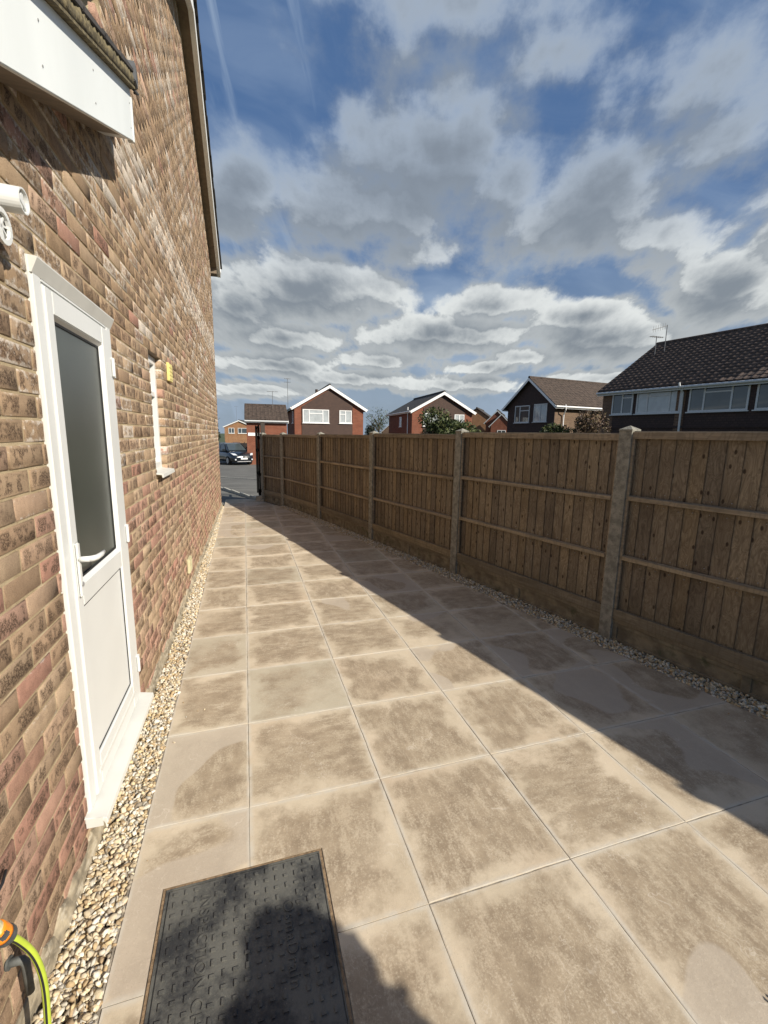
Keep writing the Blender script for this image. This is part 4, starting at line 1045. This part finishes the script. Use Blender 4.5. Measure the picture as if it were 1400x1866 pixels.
for k in range(len(fence_pts)-1):
    a, c = Vector((*fence_pts[k], 0)), Vector((*fence_pts[k+1], 0)); d_ = c-a; L = d_.length; rz = math.atan2(d_.y, d_.x)
    top = (tops[k]+tops[k+1])/2-.035; x0, x1 = .036, L-.036
    short = L < 1.2
    # local frame: x along the fence (away from the camera), +y = towards the path
    b = MB()
    b.box(x0, x1, .018, .042, top-.052, top)                 # cap batten facing the path
    b.box(x0, x1, -.022, .018, top-.020, top+.006)
    b.box(x0, x0+.034, .0175, .0400, .27, top-.052); b.box(x1-.034, x1, .0175, .0400, .27, top-.052)
    pan = b.build('fence_panel', M['rail'], fence, bevel=.0025, segs=1); pan.location = a-FO; pan.rotation_euler = (0, 0, rz)
    for zc in (1.185, .71):
        zc += top-1.69
        b = MB().prism([(x0+.034, .0165, zc-.022), (x0+.034, .048, zc-.016), (x0+.034, .048, zc+.014), (x0+.034, .0165, zc+.022)], (x1-x0-.068, 0, 0)); b.build('rail', M['rail'], pan, bevel=.002, segs=1)
    MB().box(x0, x1, .0165, .046, .185, .268).build('rail', M['rail'], pan, bevel=.002, segs=1)
    MB().box(x0, x1, .0166, .036, .152, .183).build('rail', M['rail'], pan, bevel=.002, segs=1)
    n = int(round((x1-x0)/.100)); pitch = (x1-x0)/n
    nb_ = MB()
    for q in range(n):
        for zc in (1.185, .71):
            for dz in (.05, -.05):
                xx = x0+(q+.30)*pitch+random.uniform(-.008, .008); zz_ = zc+top-1.69+dz*random.uniform(.85, 1.2); nb_.box(xx-.0025, xx+.0025, .008, .0125, zz_-.0025, zz_+.0025)
    tag(nb_.build('nail_head', M['screw'], pan), kind='stuff')
    for q in range(n):
        me = random.choice(board_meshes); o = link('board', me, pan)
        o.location = (x0+q*pitch-.004, random.uniform(-.002, .001)-.002, .235+(top-1.69)); o.rotation_euler = (0, random.uniform(-.0015, .0015), 0)
    # concrete gravel board with recessed panels
    g = MB(); g.box(x0-.006, x1+.006, -.02, .012, -.06, .150)
    g.box(x0-.006, x1+.006, .012, .026, -.06, .020); g.box(x0-.006, x1+.006, .012, .026, .118, .150)
    for xx in (x0-.006, (x0+x1)/2-.028, x1-.05): g.box(xx, xx+.056, .012, .0255, .020, .118)
    go_ = g.build('gravel_board', M['gboard'], fence, bevel=.003, segs=1); go_.location = a-FO; go_.rotation_euler = (0, 0, rz)
# ---- gateway at the far end
gt = empty('gate_post', (.42, 11.16, 0)); tag(gt, 'dark timber gate post at the far end of the timber fence', 'gate post')
MB().box(-.05, .05, -.05, .05, -.1, 1.86).prism([(-.05, -.05, 1.86), (.05, -.05, 1.86), (.05, .05, 1.86), (-.05, .05, 1.86)], (0, 0, .02)).build('post', M['gatewood'], gt, bevel=.004)
MB().box(.05, .16, -.035, .02, -.1, 1.55).build('side_board', M['darkfence'], gt, bevel=.003)
gt2 = empty('side_gate', (.325, 11.24, 0)); tag(gt2, 'black metal side gate standing open edge on beside the dark gate post', 'gate')
d_ = Vector((-.05, 1.0, 0)).normalized()
b = MB()
for yy_ in (0., .86): b.box(-.018+yy_*-.05, .018+yy_*-.05, yy_-.018, yy_+.018, .06, 1.80)
for zc in (.10, .62, 1.20, 1.76): b.box(-.035, .0, .018, .842, zc-.018, zc+.018)
b.build('gate_frame', M['blacksteel'], gt2)
for k in range(8): yy_ = .10+k*.095; MB().box(-.028-yy_*.02, -.016-yy_*.02, yy_-.006, yy_+.006, .118, 1.742).build('bar', M['blacksteel'], gt2)
MB().box(.020, .034, -.012, .012, .05, 1.78).build('hinge_strip', M['galv'], gt2)
for zc in (.22, .62, 1.5): MB().box(-.03, .045, -.03, .03, zc-.035, zc+.035).build('hinge', M['blacksteel'], gt2, bevel=.004)

# ---- kerb between path and road: individual kerb stones
k0, k1 = Vector((-4.2, 26.4, 0)), Vector((.36, 10.98, 0))
kd = (k1-k0); KL = kd.length; kd.normalize(); nk = int(KL/.9)
kerb = empty('kerb', (k1.x, k1.y, 0)); tag(kerb, kind='structure')
ka = math.atan2(kd.y, kd.x)
km = None
for q in range(nk):
    p = k1-kd*(.9*(q+.5)); z = gz(p.y)-.02
    if km is None: km = MB().box(-.446, .446, -.035, .035, -.14, .085).build('kerb_stone', M['kerb'], kerb, bevel=.008); o = km
    else: o = km.copy(); COL.objects.link(o)
    o.parent = kerb; o.location = p+Vector((0, 0, z+random.uniform(-.004, .004)))-Vector((k1.x, k1.y, 0)); o.rotation_euler = (0, 0, ka+random.uniform(-.01, .01))
blk = MB().box(-.13, .05, -.05, .05, -.1, .11).build('edging_block', M['kerb'], kerb, bevel=.006); blk.location = (-.02, .14, 0)
# pale line across the tarmac (edge of the footway) and the far kerb
for (a, c, w, h, nm) in (((-5.5, 26.5), (3.0, 16.2), .05, .012, 'footway_edging'), ((-24, 41.5), (13, 39.0), .14, .07, 'far_kerb')):
    a3 = Vector((*a, gz(a[1])-.02+h/2)); c3 = Vector((*c, gz(c[1])-.02+h/2)); o = MB().bar(tuple(a3), tuple(c3), w, h+.02).build(nm, M['kerb']); tag(o, kind='structure')

# ------------------------------------------------------------------ houses beyond
def Lw(o): return o
def far_window(root, name, cx, cz, w, h, plane, cols, mat_pane, trans=None, face='front', xw=0., mat=None):
    """window in local wall; face 'front': wall at y=plane facing -y ; 'right': wall at x=plane facing +x ; 'left': facing -x. cols: fractions"""
    mat = mat or M['trim']
    def T(u, v, dpt):
        if face == 'front': return (u, plane-dpt, v)
        if face == 'right': return (plane+dpt, u, v)
        return (plane-dpt, u, v)
    def bx(b, u0, u1, v0, v1, d0, d1):
        p = T(u0, v0, d0); q = T(u1, v1, d1); b.box(min(p[0], q[0]), max(p[0], q[0]), min(p[1], q[1]), max(p[1], q[1]), v0, v1)
    u0, u1, v0, v1 = cx-w/2, cx+w/2, cz-h/2, cz+h/2; f = .07
    b = MB(); bx(b, u0, u1, v0, v0+f, .002, .05); bx(b, u0, u1, v1-f, v1, .002, .05); bx(b, u0, u0+f, v0+f, v1-f, .002, .0495); bx(b, u1-f, u1, v0+f, v1-f, .002, .0495)
    acc = 0
    for c_ in cols[:-1]:
        acc += c_; u = u0+acc*w; bx(b, u-.035, u+.035, v0+f, v1-f, .002, .0485)
    if trans is not None:
        acc = 0
        for i, c_ in enumerate(cols):
            if i in trans: ua, ub = u0+acc*w, u0+(acc+c_)*w; bx(b, ua+.036, ub-.036, v1-h*.30-.03, v1-h*.30+.03, .002, .0475)
            acc += c_
    wo = b.build('window', mat, root)
    acc = 0
    for c_ in cols:
        ua, ub = u0+acc*w, u0+(acc+c_)*w; acc += c_
        p = MB(); bx(p, ua+.03, ub-.03, v0+.03, v1-.03, .004, .018); p.build('pane', mat_pane if not isinstance(mat_pane, list) else random.choice(mat_pane), wo)
    s_ = MB(); bx(s_, u0-.06, u1+.06, v0-.05, v0-.001, .002, .11); s_.build('sill', mat, wo)
    return wo

def tile_mesh(wd, ln, roll=.026, th=.022, nx=6):
    """interlocking tile: width wd along x, length ln up the slope (y), tail raised"""
    b = MB()
    for k in range(nx+1):
        u = k/nx; z = roll*max(0, math.sin(math.pi*min(1, u*2.2))) if u < .455 else 0
        x = wd*u; b.v += [(x, 0, z+th), (x, ln*1.12, z+.0), (x, 0, z-.004)]
    for k in range(nx): i = k*3; b.f += [(i, i+3, i+4, i+1), (i+2, i+5, i+3, i)]
    me = bpy.data.meshes.new('roof_tile'); me.from_pydata(b.v, [], b.f); return me

def tiled_slope(root, p_e0, p_e1, up_v, length, mat, wd=.30, gauge=.31, singles=0, nm='roof_tiles', parent=None, dz=.0):
    """tiles covering the slope whose eave runs p_e0->p_e1, up_v unit vector up the slope. singles>0: that many nearest tiles are own objects"""
    p0, p1, upv = Vector(p_e0), Vector(p_e1), Vector(up_v).normalized(); e = (p1-p0); L = e.length; e.normalize(); nr = e.cross(upv)
    if nr.z < 0: nr = -nr
    nc = int(L/wd); nrw = int(length/gauge); wd = L/nc; gauge = length/nrw
    tm = tile_mesh(wd, gauge); tm.materials.append(mat)
    cells = [(i, j) for j in range(nrw) for i in range(nc)]
    mw = root.matrix_basis
    def place(i, j): return p0+e*(i*wd)+upv*(j*gauge)+nr*(dz+.012)
    base = np.array([v.co[:] for v in tm.vertices]); faces = np.array([list(p.vertices) for p in tm.polygons])
    Rm = np.array([[e.x, upv.x, nr.x], [e.y, upv.y, nr.y], [e.z, upv.z, nr.z]])
    sing = set()
    if singles:
        sc_ = sorted(cells, key=lambda c: (mw @ place(*c)-Vector((0, 0, CAM_H))).length); sing = set(sc_[:singles])
    Vs, Fs = [], []; off = 0
    mats = Matrix(((e.x, upv.x, nr.x), (e.y, upv.y, nr.y), (e.z, upv.z, nr.z)))
    for (i, j) in cells:
        p = place(i, j)
        if (i, j) in sing:
            o = link('roof_tile', tm, parent or root); o.matrix_basis = Matrix.Translation(p+nr*random.uniform(-.003, .006)) @ mats.to_4x4()
        else:
            U = base@Rm.T+np.array(p)+np.array(nr)*random.uniform(-.003, .006); Vs.append(U); Fs.append(faces+off); off += len(base)
    if Vs:
        me = arrays_mesh(nm, np.concatenate(Vs), np.concatenate(Fs), mat); o = link(nm, me, parent or root); tag(o, kind='stuff')

def gable_house(name, label, loc, rz, W_, L_, zg, ze, zr, wall, roofm, trim, ov=.28, eov=.35, tiles=True, cat='house', group=None, singles=0, tsides=(1, -1), barge_h=.20):
    """local x 0..W (gable width), y 0..L. gable at y=0 faces -y; heights absolute (root z = 0)"""
    root = empty(name, (loc[0], loc[1], zg), rz); tag(root, label, cat, group)
    e, r = ze-zg, zr-zg
    MB().prism([(0, 0, -.3), (W_, 0, -.3), (W_, 0, e), (W_/2, 0, r-.12), (0, 0, e)], (0, L_, 0)).build('wall', wall, root)
    sl_ = (r-e)/(W_/2); th = .12
    ro = None
    for s_ in (-1, 1):
        xe = W_/2+s_*(W_/2+eov); ze_ = r-sl_*(W_/2+eov)
        b = MB().prism([(W_/2, -ov, r-.002), (xe, -ov, ze_), (xe, -ov, ze_+th), (W_/2, -ov, r+th)], (0, L_+2*ov, 0))
        ro = b.build('roof', roofm, root)
        if tiles and s_ in tsides:
            upv = Vector((-s_*(W_/2+eov), 0, r-ze_)); ln = upv.length
            tiled_slope(root, (xe, -ov-.02, ze_+th), (xe, L_+ov+.02, ze_+th), upv, ln, roofm, singles=singles if s_ == tsides[0] else 0, parent=None)
        for yb in (-ov-.021, L_+ov+.001):
            bh = barge_h
            MB().prism([(W_/2, yb, r+th-.02-bh), (xe, yb, ze_+th-.02-bh), (xe, yb, ze_+th-.02), (W_/2, yb, r+th-.02)], (0, .02, 0)).build('bargeboard', trim, root)
        MB().box(min(xe, xe-s_*.02), max(xe, xe-s_*.02), -ov, L_+ov, ze_-.11, ze_-.004).build('fascia', trim, root)
        MB().tube([(xe+s_*.065, -ov, ze_+.02), (xe+s_*.065, L_+ov, ze_+.02)], .06, 8).build('gutter', trim, root)
    MB().tube([(W_/2, -ov, r+th+.01), (W_/2, L_+ov, r+th+.01)], .11, 8).build('ridge', roofm, root)
    return root
def aerial(label, x, y, z, h, kind=0):
    a = empty('tv_aerial', (x, y, z)); tag(a, label, 'aerial')
    MB().tube([(0, 0, 0), (0, 0, h)], .022, 6).build('mast', M['metal'], a)
    b = MB()
    if kind == 0:
        b.bar((-.45, 0, h-.05), (.45, 0, h-.05), .03, .03)
        for k in range(7): b.bar((-.4+k*.13, -.16, h-.05), (-.4+k*.13, .16, h-.05), .015, .015)
    elif kind == 2:
        b.bar((0, 0, h-.05), (-.75, .25, h-.28), .03, .03)
        for k in range(6): b.bar((-.1-k*.12, .03+k*.04, h-.24-k*.035), (-.1-k*.12, .03+k*.04, h+.10-k*.035), .012, .012)
    else:
        for zz in (h-.05, h-.35): 
            b.bar((-.28, 0, zz), (.28, 0, zz), .03, .03)
            for k in range(4): b.bar((-.26+k*.17, -.2, zz), (-.26+k*.17, .2, zz), .02, .02)
    b.build('antenna', M['metal'], a); return a

# A: red brick house with brown tile-hung middle, facing us
A = gable_house('brick_house', 'red brick house with brown hung tile gable and two white windows beyond the fence', (4.42, 41.95), R(-1.0), 6.45, 9, -1.0, 4.02, 5.92, M['redbrick'], M['rooftile_dark'], M['trim'], ov=.25, eov=.28, tiles=False, barge_h=.27)
w0 = 1.0
MB().prism([(.66, 0, 1.9), (5.40, 0, 1.9), (5.40, 0, 5.30), (3.225, 0, 6.64), (.66, 0, 5.02)], (0, -.05, 0)).build('tile_hanging', M['hung'], A)
far_window(A, 'w', 1.95, 4.19, 2.42, 1.22, -.05, [.24, .52, .24], M['pane_blind'], [1])
far_window(A, 'w', 4.72, 4.20, 1.16, 1.18, -.05, [.5, .5], M['pane_blind'], [0])
far_window(A, 'w', 1.6, 4.1, .9, 1.1, 0, [1.], M['pane'], None, 'left')
MB().tube([(2.6, 4.2, 6.2), (2.6, 4.2, 7.0)], .13, 8).build('flue_pot', M['hungdark'], A)
# B: wing to the left, ridge across
Bh = gable_house('brick_house', 'low red brick garage wing with brown roof left of the tile hung house', (.26, 42.4), R(-91), 4.8, 3.15, -1.0, 2.62, 3.78, M['redbrick'], M['rooftile'], M['trim_grey'], ov=.12, eov=.25, tsides=(1,))
# garage door on the front (x = W) with white head
MB().box(4.8, 4.84, .1, 1.15, 2.36, 2.60).build('door_head', M['trim'], Bh)
aerial('tall mast with two stacked antennas beside the tile hung house', 3.97, 43.2, 3.6, 3.0, 1)
aerial('small television aerial on the garage wing roof', 2.35, 39.2, 3.7, 1.35, 0)
# C: orange gable far away
Ch = gable_house('brick_house', 'distant orange brick gable house behind the parked car', (-4.05, 102.6), math.atan2(-1.1, 6), 6.1, 9, -2.45, 2.75, 4.05, M['orangebrick'], M['rooftile_dark'], M['trim'], tiles=False, ov=.2, eov=.2)
far_window(Ch, 'w', 1.45, 4.38, 1.2, 1.14, 0, [.5, .5], M['pane'], None)
far_window(Ch, 'w', 3.75, 4.38, 1.9, 1.14, 0, [.4, .6], M['pane'], None)
aerial('thin aerial above the distant orange gable', -1.5, 104, 4.0, 3.2, 0)
# dark fence behind the car
df = empty('fence', (-9, 47, gz(47))); tag(df, 'dark far fence behind the parked car', 'fence')
for k in range(9):
    MB().box(k*1.8, k*1.8+1.72, -.02, .02, 0, 1.75).build('fence_panel', M['darkfence'], df); MB().box(k*1.8+1.72, k*1.8+1.80, -.05, .05, 0, 1.85).build('post', M['darkfence'], df)
# D: dark-roofed house
Dh = gable_house('brick_house', 'red brick house with dark roof and white bargeboards behind the round bush', (15.25, 40.3), R(-4.5), 6.1, 9.5, -.9, 3.93, 5.62, M['redbrick'], M['rooftile_dark'], M['trim'], ov=.3, eov=.22, tiles=False, barge_h=.27)
MB().prism([(1.12, 0, 1.8), (5.30, 0, 1.8), (5.30, 0, 4.95), (3.05, 0, 6.28), (1.12, 0, 5.08)], (0, -.05, 0)).build('tile_hanging', M['hung'], Dh)
far_window(Dh, 'w', 1.85, 4.0, 1.5, 1.2, -.05, [.5, .5], M['pane_blind'], None)
far_window(Dh, 'w', 4.75, 4.05, 1.0, 1.0, -.05, [.5, .5], M['pane_blind'], None)
far_window(Dh, 'w', 4.2, 3.85, .8, 1.0, 0, [1.], M['pane_blind'], None, 'left')
MB().tube([(-.07, 1.3, 1.0), (-.07, 1.3, 5.2)], .045, 6).build('downpipe', M['trim'], Dh)
# E: small far gables
Eh = gable_house('brick_house', 'far orange brick gable end between the bush and the dark gabled house', (32.0, 63.2), math.atan2(-2.4, 3.2), 4.6, 8, -2, 4.2, 5.75, M['orangebrick'], M['rooftile_dark'], M['hungdark'], tiles=False, ov=.1, eov=.2, barge_h=.1)
E2 = gable_house('brick_house', 'small far red brick gable with white verge boards, left one of the close pair', (31.55, 54.9), math.atan2(-1.6, 2.2), 2.9, 6, -2, 3.55, 5.0, M['redbrick'], M['rooftile_dark'], M['trim_grey'], tiles=False, ov=.1, eov=.2, barge_h=.13)
E3 = gable_house('brick_house', 'small far red brick gable with white verge boards, right one of the close pair', (31.3, 53.1), math.atan2(-1.6, 2.2), 2.6, 5, -2, 3.1, 4.45, M['redbrick'], M['rooftile_dark'], M['trim_grey'], tiles=False, ov=.1, eov=.2, barge_h=.13)
far_window(E3, 'w', 1.4, 4.0, 1.1, .9, 0, [.5, .5], M['pane'], None)
# F: gable turned to the left, sunlit brick side
Fh = gable_house('brick_house', 'house with dark gable and brown tiled roof standing left of the long terrace', (20.75, 32.6), R(-81.9), 5.0, 11, -1.0, 4.05, 5.95, M['buffbrick'], M['rooftile'], M['trim'], ov=.35, eov=.35, tsides=(1,))
MB().box(-.004, 5.004, -.03, -.001, 1.0, 5.0).prism([(-.004, -.03, 5.0), (5.004, -.03, 5.0), (2.5, -.03, 6.78)], (0, .029, 0)).build('tile_hanging', M['hungdark'], Fh)
far_window(Fh, 'w', 1.69, 4.38, 1.62, 1.31, -.03, [.35, .65], M['pane'], [1], mat=M['trim_grey'])
far_window(Fh, 'w', 3.62, 4.42, 1.33, 1.32, -.03, [.5, .5], M['pane_blind'], None, mat=M['trim_grey'])
MB().tube([(5.42, .55, 4.95), (5.42, .6, 4.6), (5.12, .75, 4.25), (5.09, .8, 1.2)], .045, 8).build('downpipe', M['trim'], Fh)
# G: the long terrace on the right
ga = math.atan2(-.985, .17) ; d_g = Vector((.17, -.985, 0)).normalized(); n_g = Vector((.985, .17, 0)).normalized()
WG = 9.0; og = Vector((19.22, 20.75, 0))+n_g*WG; rzg = math.atan2(-d_g.x, d_g.y)
Gh = gable_house('terraced_house', 'long dark hung tile terrace with big brown tiled roof and white windows on the right', (og.x, og.y), rzg, WG, 18, -.75, 4.22, 7.05, M['brownbrick'], M['rooftile_red'], M['trim_grey'], ov=.16, eov=.30, singles=300, tsides=(1,), barge_h=.14)
ze_ = 4.97
MB().box(WG, WG+.04, .7, 18, 1.0, 4.85).build('tile_hanging', M['hungdark'], Gh)
MB().box(WG+.04, WG+.10, .4, 18, 3.02-.10, 3.02+.0).build('string_board', M['hungdark'], Gh)
for (cy, w, cols, tr, mp) in ((1.24, 1.2, [.5, .5], [1], M['pane']), (3.15, 2.22, [.26, .50, .24], [1], M['pane_blind']), (5.82, 2.40, [.27, .46, .27], [1], M['pane']), (8.45, 2.35, [.27, .46, .27], [1], M['pane']), (11.3, 2.3, [.27, .46, .27], [1], M['pane']), (14.2, 2.3, [.27, .46, .27], [1], M['pane'])):
    far_window(Gh, 'w', cy, 4.26, w, 1.22, WG+.04, cols, mp, tr, 'right', mat=M['trim_grey'])
MB().tube([(WG+.42, 4.28, 5.0), (WG+.40, 4.30, 4.85), (WG+.14, 4.34, 4.55), (WG+.10, 4.36, 1.0)], .05, 8).build('downpipe', M['trim_grey'], Gh)
for yy_ in (4.05, 9.9): MB().box(WG+.041, WG+.075, yy_, yy_+.40, 1.0, 4.85).build('brick_pier', M['brownbrick'], Gh)
aerial('pair of thin aerials on the ridge of the long terrace', 22.7, 20.3, 6.4, 1.5, 2)
aerial('short aerial beside the taller one on the terrace ridge', 22.2, 20.45, 6.3, 1.0, 0)

# ------------------------------------------------------------------ parked car
def car():
    c = empty('parked_car', (-.10, 36.3, gz(36.3)-.026), math.atan2(-.92, .40)); tag(c, 'dark blue black parked car with chrome grille and white front plate', 'car')
    # x forward (front bumper at 0), y left
    st = [(0.02, .62, .34, .66), (-.10, .80, .25, .80), (-.35, .88, .20, .93), (-.95, .92, .19, 1.02), (-1.35, .925, .19, 1.07), (-2.4, .93, .19, 1.08), (-3.5, .93, .20, 1.10), (-4.1, .90, .24, 1.10), (-4.42, .80, .32, 1.02), (-4.50, .66, .42, .90)]
    b = MB(); n = 14
    for (x, w, zb, zt) in st:
        for k in range(n):
            a = 2*math.pi*(k+.5)/n; ca, sa = math.cos(a), math.sin(a); e = .42
            yy_ = w*math.copysign(abs(ca)**e, ca); zz = (zb+zt)/2+(zt-zb)/2*math.copysign(abs(sa)**e, sa)
            if sa > .5: yy_ *= .93
            b.v.append((x, yy_, zz))
    for s_ in range(len(st)-1):
        for k in range(n): b.f.append((s_*n+k, s_*n+(k+1) % n, (s_+1)*n+(k+1) % n, (s_+1)*n+k))
    b.f += [tuple(range(n-1, -1, -1)), tuple((len(st)-1)*n+k for k in range(n))]
    body = b.build('body', M['paint'], c, smooth=True)
    b = MB(); gs = [(-1.12, .78, 1.04, 1.05), (-1.95, .66, 1.04, 1.60), (-2.5, .66, 1.04, 1.665), (-3.4, .65, 1.04, 1.63), (-4.25, .66, 1.04, 1.16)]
    for (x, w, zb, zt) in gs: b.v += [(x, -.84, zb), (x, .84, zb), (x, w, zt-.03), (x, w*.8, zt), (x, -w*.8, zt), (x, -w, zt-.03)]
    for s_ in range(len(gs)-1):
        for k in range(6): b.f.append((s_*6+k, s_*6+(k+1) % 6, (s_+1)*6+(k+1) % 6, (s_+1)*6+k))
    b.f += [tuple(range(5, -1, -1)), tuple(24+k for k in range(6))]
    b.build('cabin', M['paint'], c)
    MB().prism([(-1.20, -.70, 1.095), (-1.20, .70, 1.095), (-1.90, .58, 1.56), (-1.90, -.58, 1.56)], (.02, 0, .03)).build('windscreen', M['pane'], c)
    MB().prism([(-1.55, .30, 1.30), (-1.55, .52, 1.30), (-1.66, .50, 1.375), (-1.66, .28, 1.375)], (.022, 0, .034)).build('windscreen_sticker', M['plate'], c)
    for s_ in (-1, 1):
        b = MB().prism([(-1.55, s_*.835, 1.09), (-2.6, s_*.84, 1.09), (-2.6, s_*.70, 1.58), (-2.05, s_*.70, 1.56)], (0, s_*.018, .004)); b.prism([(-2.70, s_*.84, 1.09), (-3.75, s_*.84, 1.10), (-3.45, s_*.70, 1.53), (-2.70, s_*.70, 1.58)], (0, s_*.018, .004)); b.build('side_window', M['pane'], c)
        MB().box(-1.78, -1.62, s_*.92-.09, s_*.92+.09, 1.06, 1.20).build('mirror', M['paint'], c, bevel=.03)
        MB().prism([(-.02, s_*.50, .74), (-.14, s_*.78, .76), (-.42, s_*.88, .90), (-.20, s_*.60, .86)], (.02, s_*.01, .03)).build('headlight', M['lens'], c)
        MB().tube([(-.06, s_*.66, .44), (.02, s_*.66, .44)], .06, 12).build('fog_lamp', M['lens'], c)
        for x in (-.92, -3.60):
            w = MB().tube([(x, s_*.72, .33), (x, s_*.945, .33)], .335, 20).build('wheel', M['tyre'], c)
            MB().tube([(x, s_*.93, .33), (x, s_*.952, .33)], .22, 16).build('rim', M['galv'], w)
    for zz in (.60, .66, .72): MB().box(-.06, .045-.3*(zz-.6), -.44, .44, zz-.018, zz+.018).build('grille_bar', M['chrome'], c, bevel=.008)
    MB().box(-.02, .060, -.10, .10, .60, .73).build('grille_badge', M['chrome'], c, bevel=.02)
    MB().box(-.02, .062, -.27, .27, .45, .565).build('number_plate', M['plate'], c)
    MB().box(-.05, .050, -.55, .55, .26, .31).build('bumper_trim', M['galv'], c, bevel=.01)
    for s_ in (-1, 1): MB().tube([(-2.0, s_*.60, 1.66), (-2.2, s_*.60, 1.70), (-3.3, s_*.60, 1.69), (-3.5, s_*.60, 1.64)], .018, 6).build('roof_rail', M['galv'], c)
car()

# ------------------------------------------------------------------ plants
def foliage(n, cx, cy, cz, rx, ry, rz_, size, holes=None, lumps=9, shell=.55, seed=1, flat=False):
    r = np.random.default_rng(seed)
    L = []; 
    for _ in range(lumps):
        d = r.normal(size=3); d /= np.linalg.norm(d); L.append((d*r.uniform(.15, .72), r.uniform(.32, .55)))
    P = []
    while len(P) < n:
        c, rad = L[r.integers(lumps)]; d = r.normal(size=3); d /= np.linalg.norm(d); p = c+d*rad*(shell+(1-shell)*r.random())**.6
        if holes and any(((p[0]-h[0])**2+(p[1]-h[1])**2+(p[2]-h[2])**2) < h[3]**2 for h in holes): continue
        P.append(p)
    P = np.array(P)*(rx, ry, rz_)+(cx, cy, cz)
    u = r.normal(size=(n, 3)); u /= np.linalg.norm(u, axis=1)[:, None]; w = r.normal(size=(n, 3)); w -= u*(u*w).sum(1)[:, None]; w /= np.linalg.norm(w, axis=1)[:, None]
    s = size*r.uniform(.6, 1.3, (n, 1)); nn = np.cross(u, w)
    V = np.stack([P-u*s, P+w*s*.42+nn*s*.12, P+u*s, P-w*s*.42+nn*s*.12], 1).reshape(-1, 3)
    F = np.arange(n*4).reshape(-1, 4); return V, F
def shrub(name, label, x, y, z0, cz, rx, ry, rz_, n, size, mat, cat='bush', seed=1, lumps=10, group=None):
    o = empty(name, (x, y, z0)); tag(o, label, cat, group)
    V, F = foliage(n, 0, 0, cz-z0, rx, ry, rz_, size, seed=seed, lumps=lumps); c = link('crown', arrays_mesh('crown', V, F, mat), o)
    b = MB(); rr = random.Random(seed)
    for k in range(5):
        a = rr.uniform(0, 6.28); b.tube([(0, 0, -.2), (.15*rx*math.cos(a), .15*ry*math.sin(a), (cz-z0)*.5), (.5*rx*math.cos(a), .5*ry*math.sin(a), (cz-z0)+rz_*.3)], [.05, .035, .012], 6)
    b.build('trunk', M['bark'], o); return o
shrub('bush', 'large rounded green bush rising above the fence in front of the dark roofed house', 8.72, 18.6, -.3, 1.58, 1.90, 1.5, 1.22, 8500, .075, M['leaf'], seed=4, lumps=16)
shrub('bush', 'low green bush peeping over the fence below the dark gable windows', 12.15, 15.45, -.2, 1.80, 1.0, .8, .95, 3600, .055, M['leaf'], seed=5)
shrub('bush', 'bronze red leaved bush peeping over the fence left of the terrace', 12.75, 14.35, -.2, 1.75, 1.15, .8, .98, 4600, .050, M['leafred'], seed=6)
def tree(label, x, y, h, rad, n, size, mat, seed, sparse=False):
    z0 = gz(y)-.1; o = empty('tree', (x, y, z0)); tag(o, label, 'tree'); rr = random.Random(seed)
    b = MB().tube([(0, 0, -.3), (0, 0, h*.35), (.1, 0, h*.6), (.0, .1, h*.9)], [.22, .17, .10, .03], 8)
    for k in range(9):
        a = rr.uniform(0, 6.28); zz = h*rr.uniform(.3, .7); r1 = rad*rr.uniform(.5, .95)
        b.tube([(0, 0, zz), (r1*.5*math.cos(a), r1*.5*math.sin(a), zz+h*.12), (r1*math.cos(a), r1*math.sin(a), zz+h*.25)], [.08, .05, .015], 6)
    b.build('trunk', M['bark'], o)
    V, F = foliage(n, 0, 0, h*.66, rad, rad, h*.36, size, seed=seed, lumps=14); link('crown', arrays_mesh('crown', V, F, mat), o); return o
tree('dark evergreen tree beyond the road at the corner of the brick wall', -4.9, 66, 5.6, 2.0, 3500, .16, M['leafdark'], 11)
tree('pale sparse tree between the two gabled houses beyond the fence', 20.3, 68.5, 7.4, 2.4, 1400, .12, M['leaf'], 12)
tree('small dark tree behind the fence between the two gabled houses', 18.3, 66.5, 5.2, 1.5, 1500, .13, M['leafdark'], 13)
H2 = gable_house('bungalow', 'small brown roofed building far off between the two gabled houses', (20.2, 66.0), R(-30), 3.2, 5, -2, 2.1, 3.5, M['brownbrick'], M['rooftile'], M['trim_grey'], tiles=False, ov=.1, eov=.2, barge_h=.1)
# potted tree added out of view, crown shaped to cast the shadow over the cover
pt = empty('shadow_caster_tree', (1.60, -1.02, 0)); tag(pt, 'added potted tree out of view behind the viewer, shaped to shadow the inspection cover', 'added shadow caster')
MB().tube([(0, 0, 0), (0, 0, .30), (0, 0, .34), (0, 0, .34)], [.15, .20, .22, .18], 20).build('pot', M['greypl'], pt)
MB().tube([(0, 0, .2), (.01, .0, .8), (.0, .02, 1.35)], [.024, .02, .014], 8).build('stem', M['bark'], pt)
V, F = foliage(7000, 0, 0, 1.40, .36, .36, .30, .04, holes=[(.15, -.25, -.35, .45)], seed=21, lumps=12); link('crown', arrays_mesh('crown', V, F, M['leaf']), pt)
lp = empty('low_plant', (1.60, .40, 0)); tag(lp, 'tuft of reddish green leaves at the near right corner of the paving', 'plant')
V, F = foliage(600, 0, 0, .08, .17, .15, .08, .016, seed=22, lumps=8); link('leaves', arrays_mesh('leaves', V, F, M['leafred']), lp)
MB().tube([(0, 0, -.02), (0, 0, .05), (0, 0, .05)], [.10, .12, .10], 14).build('pot', M['greypl'], lp)
# unused default data tidy-up
for a_ in list(bpy.data.meshes):
    if a_.users == 0: bpy.data.meshes.remove(a_)
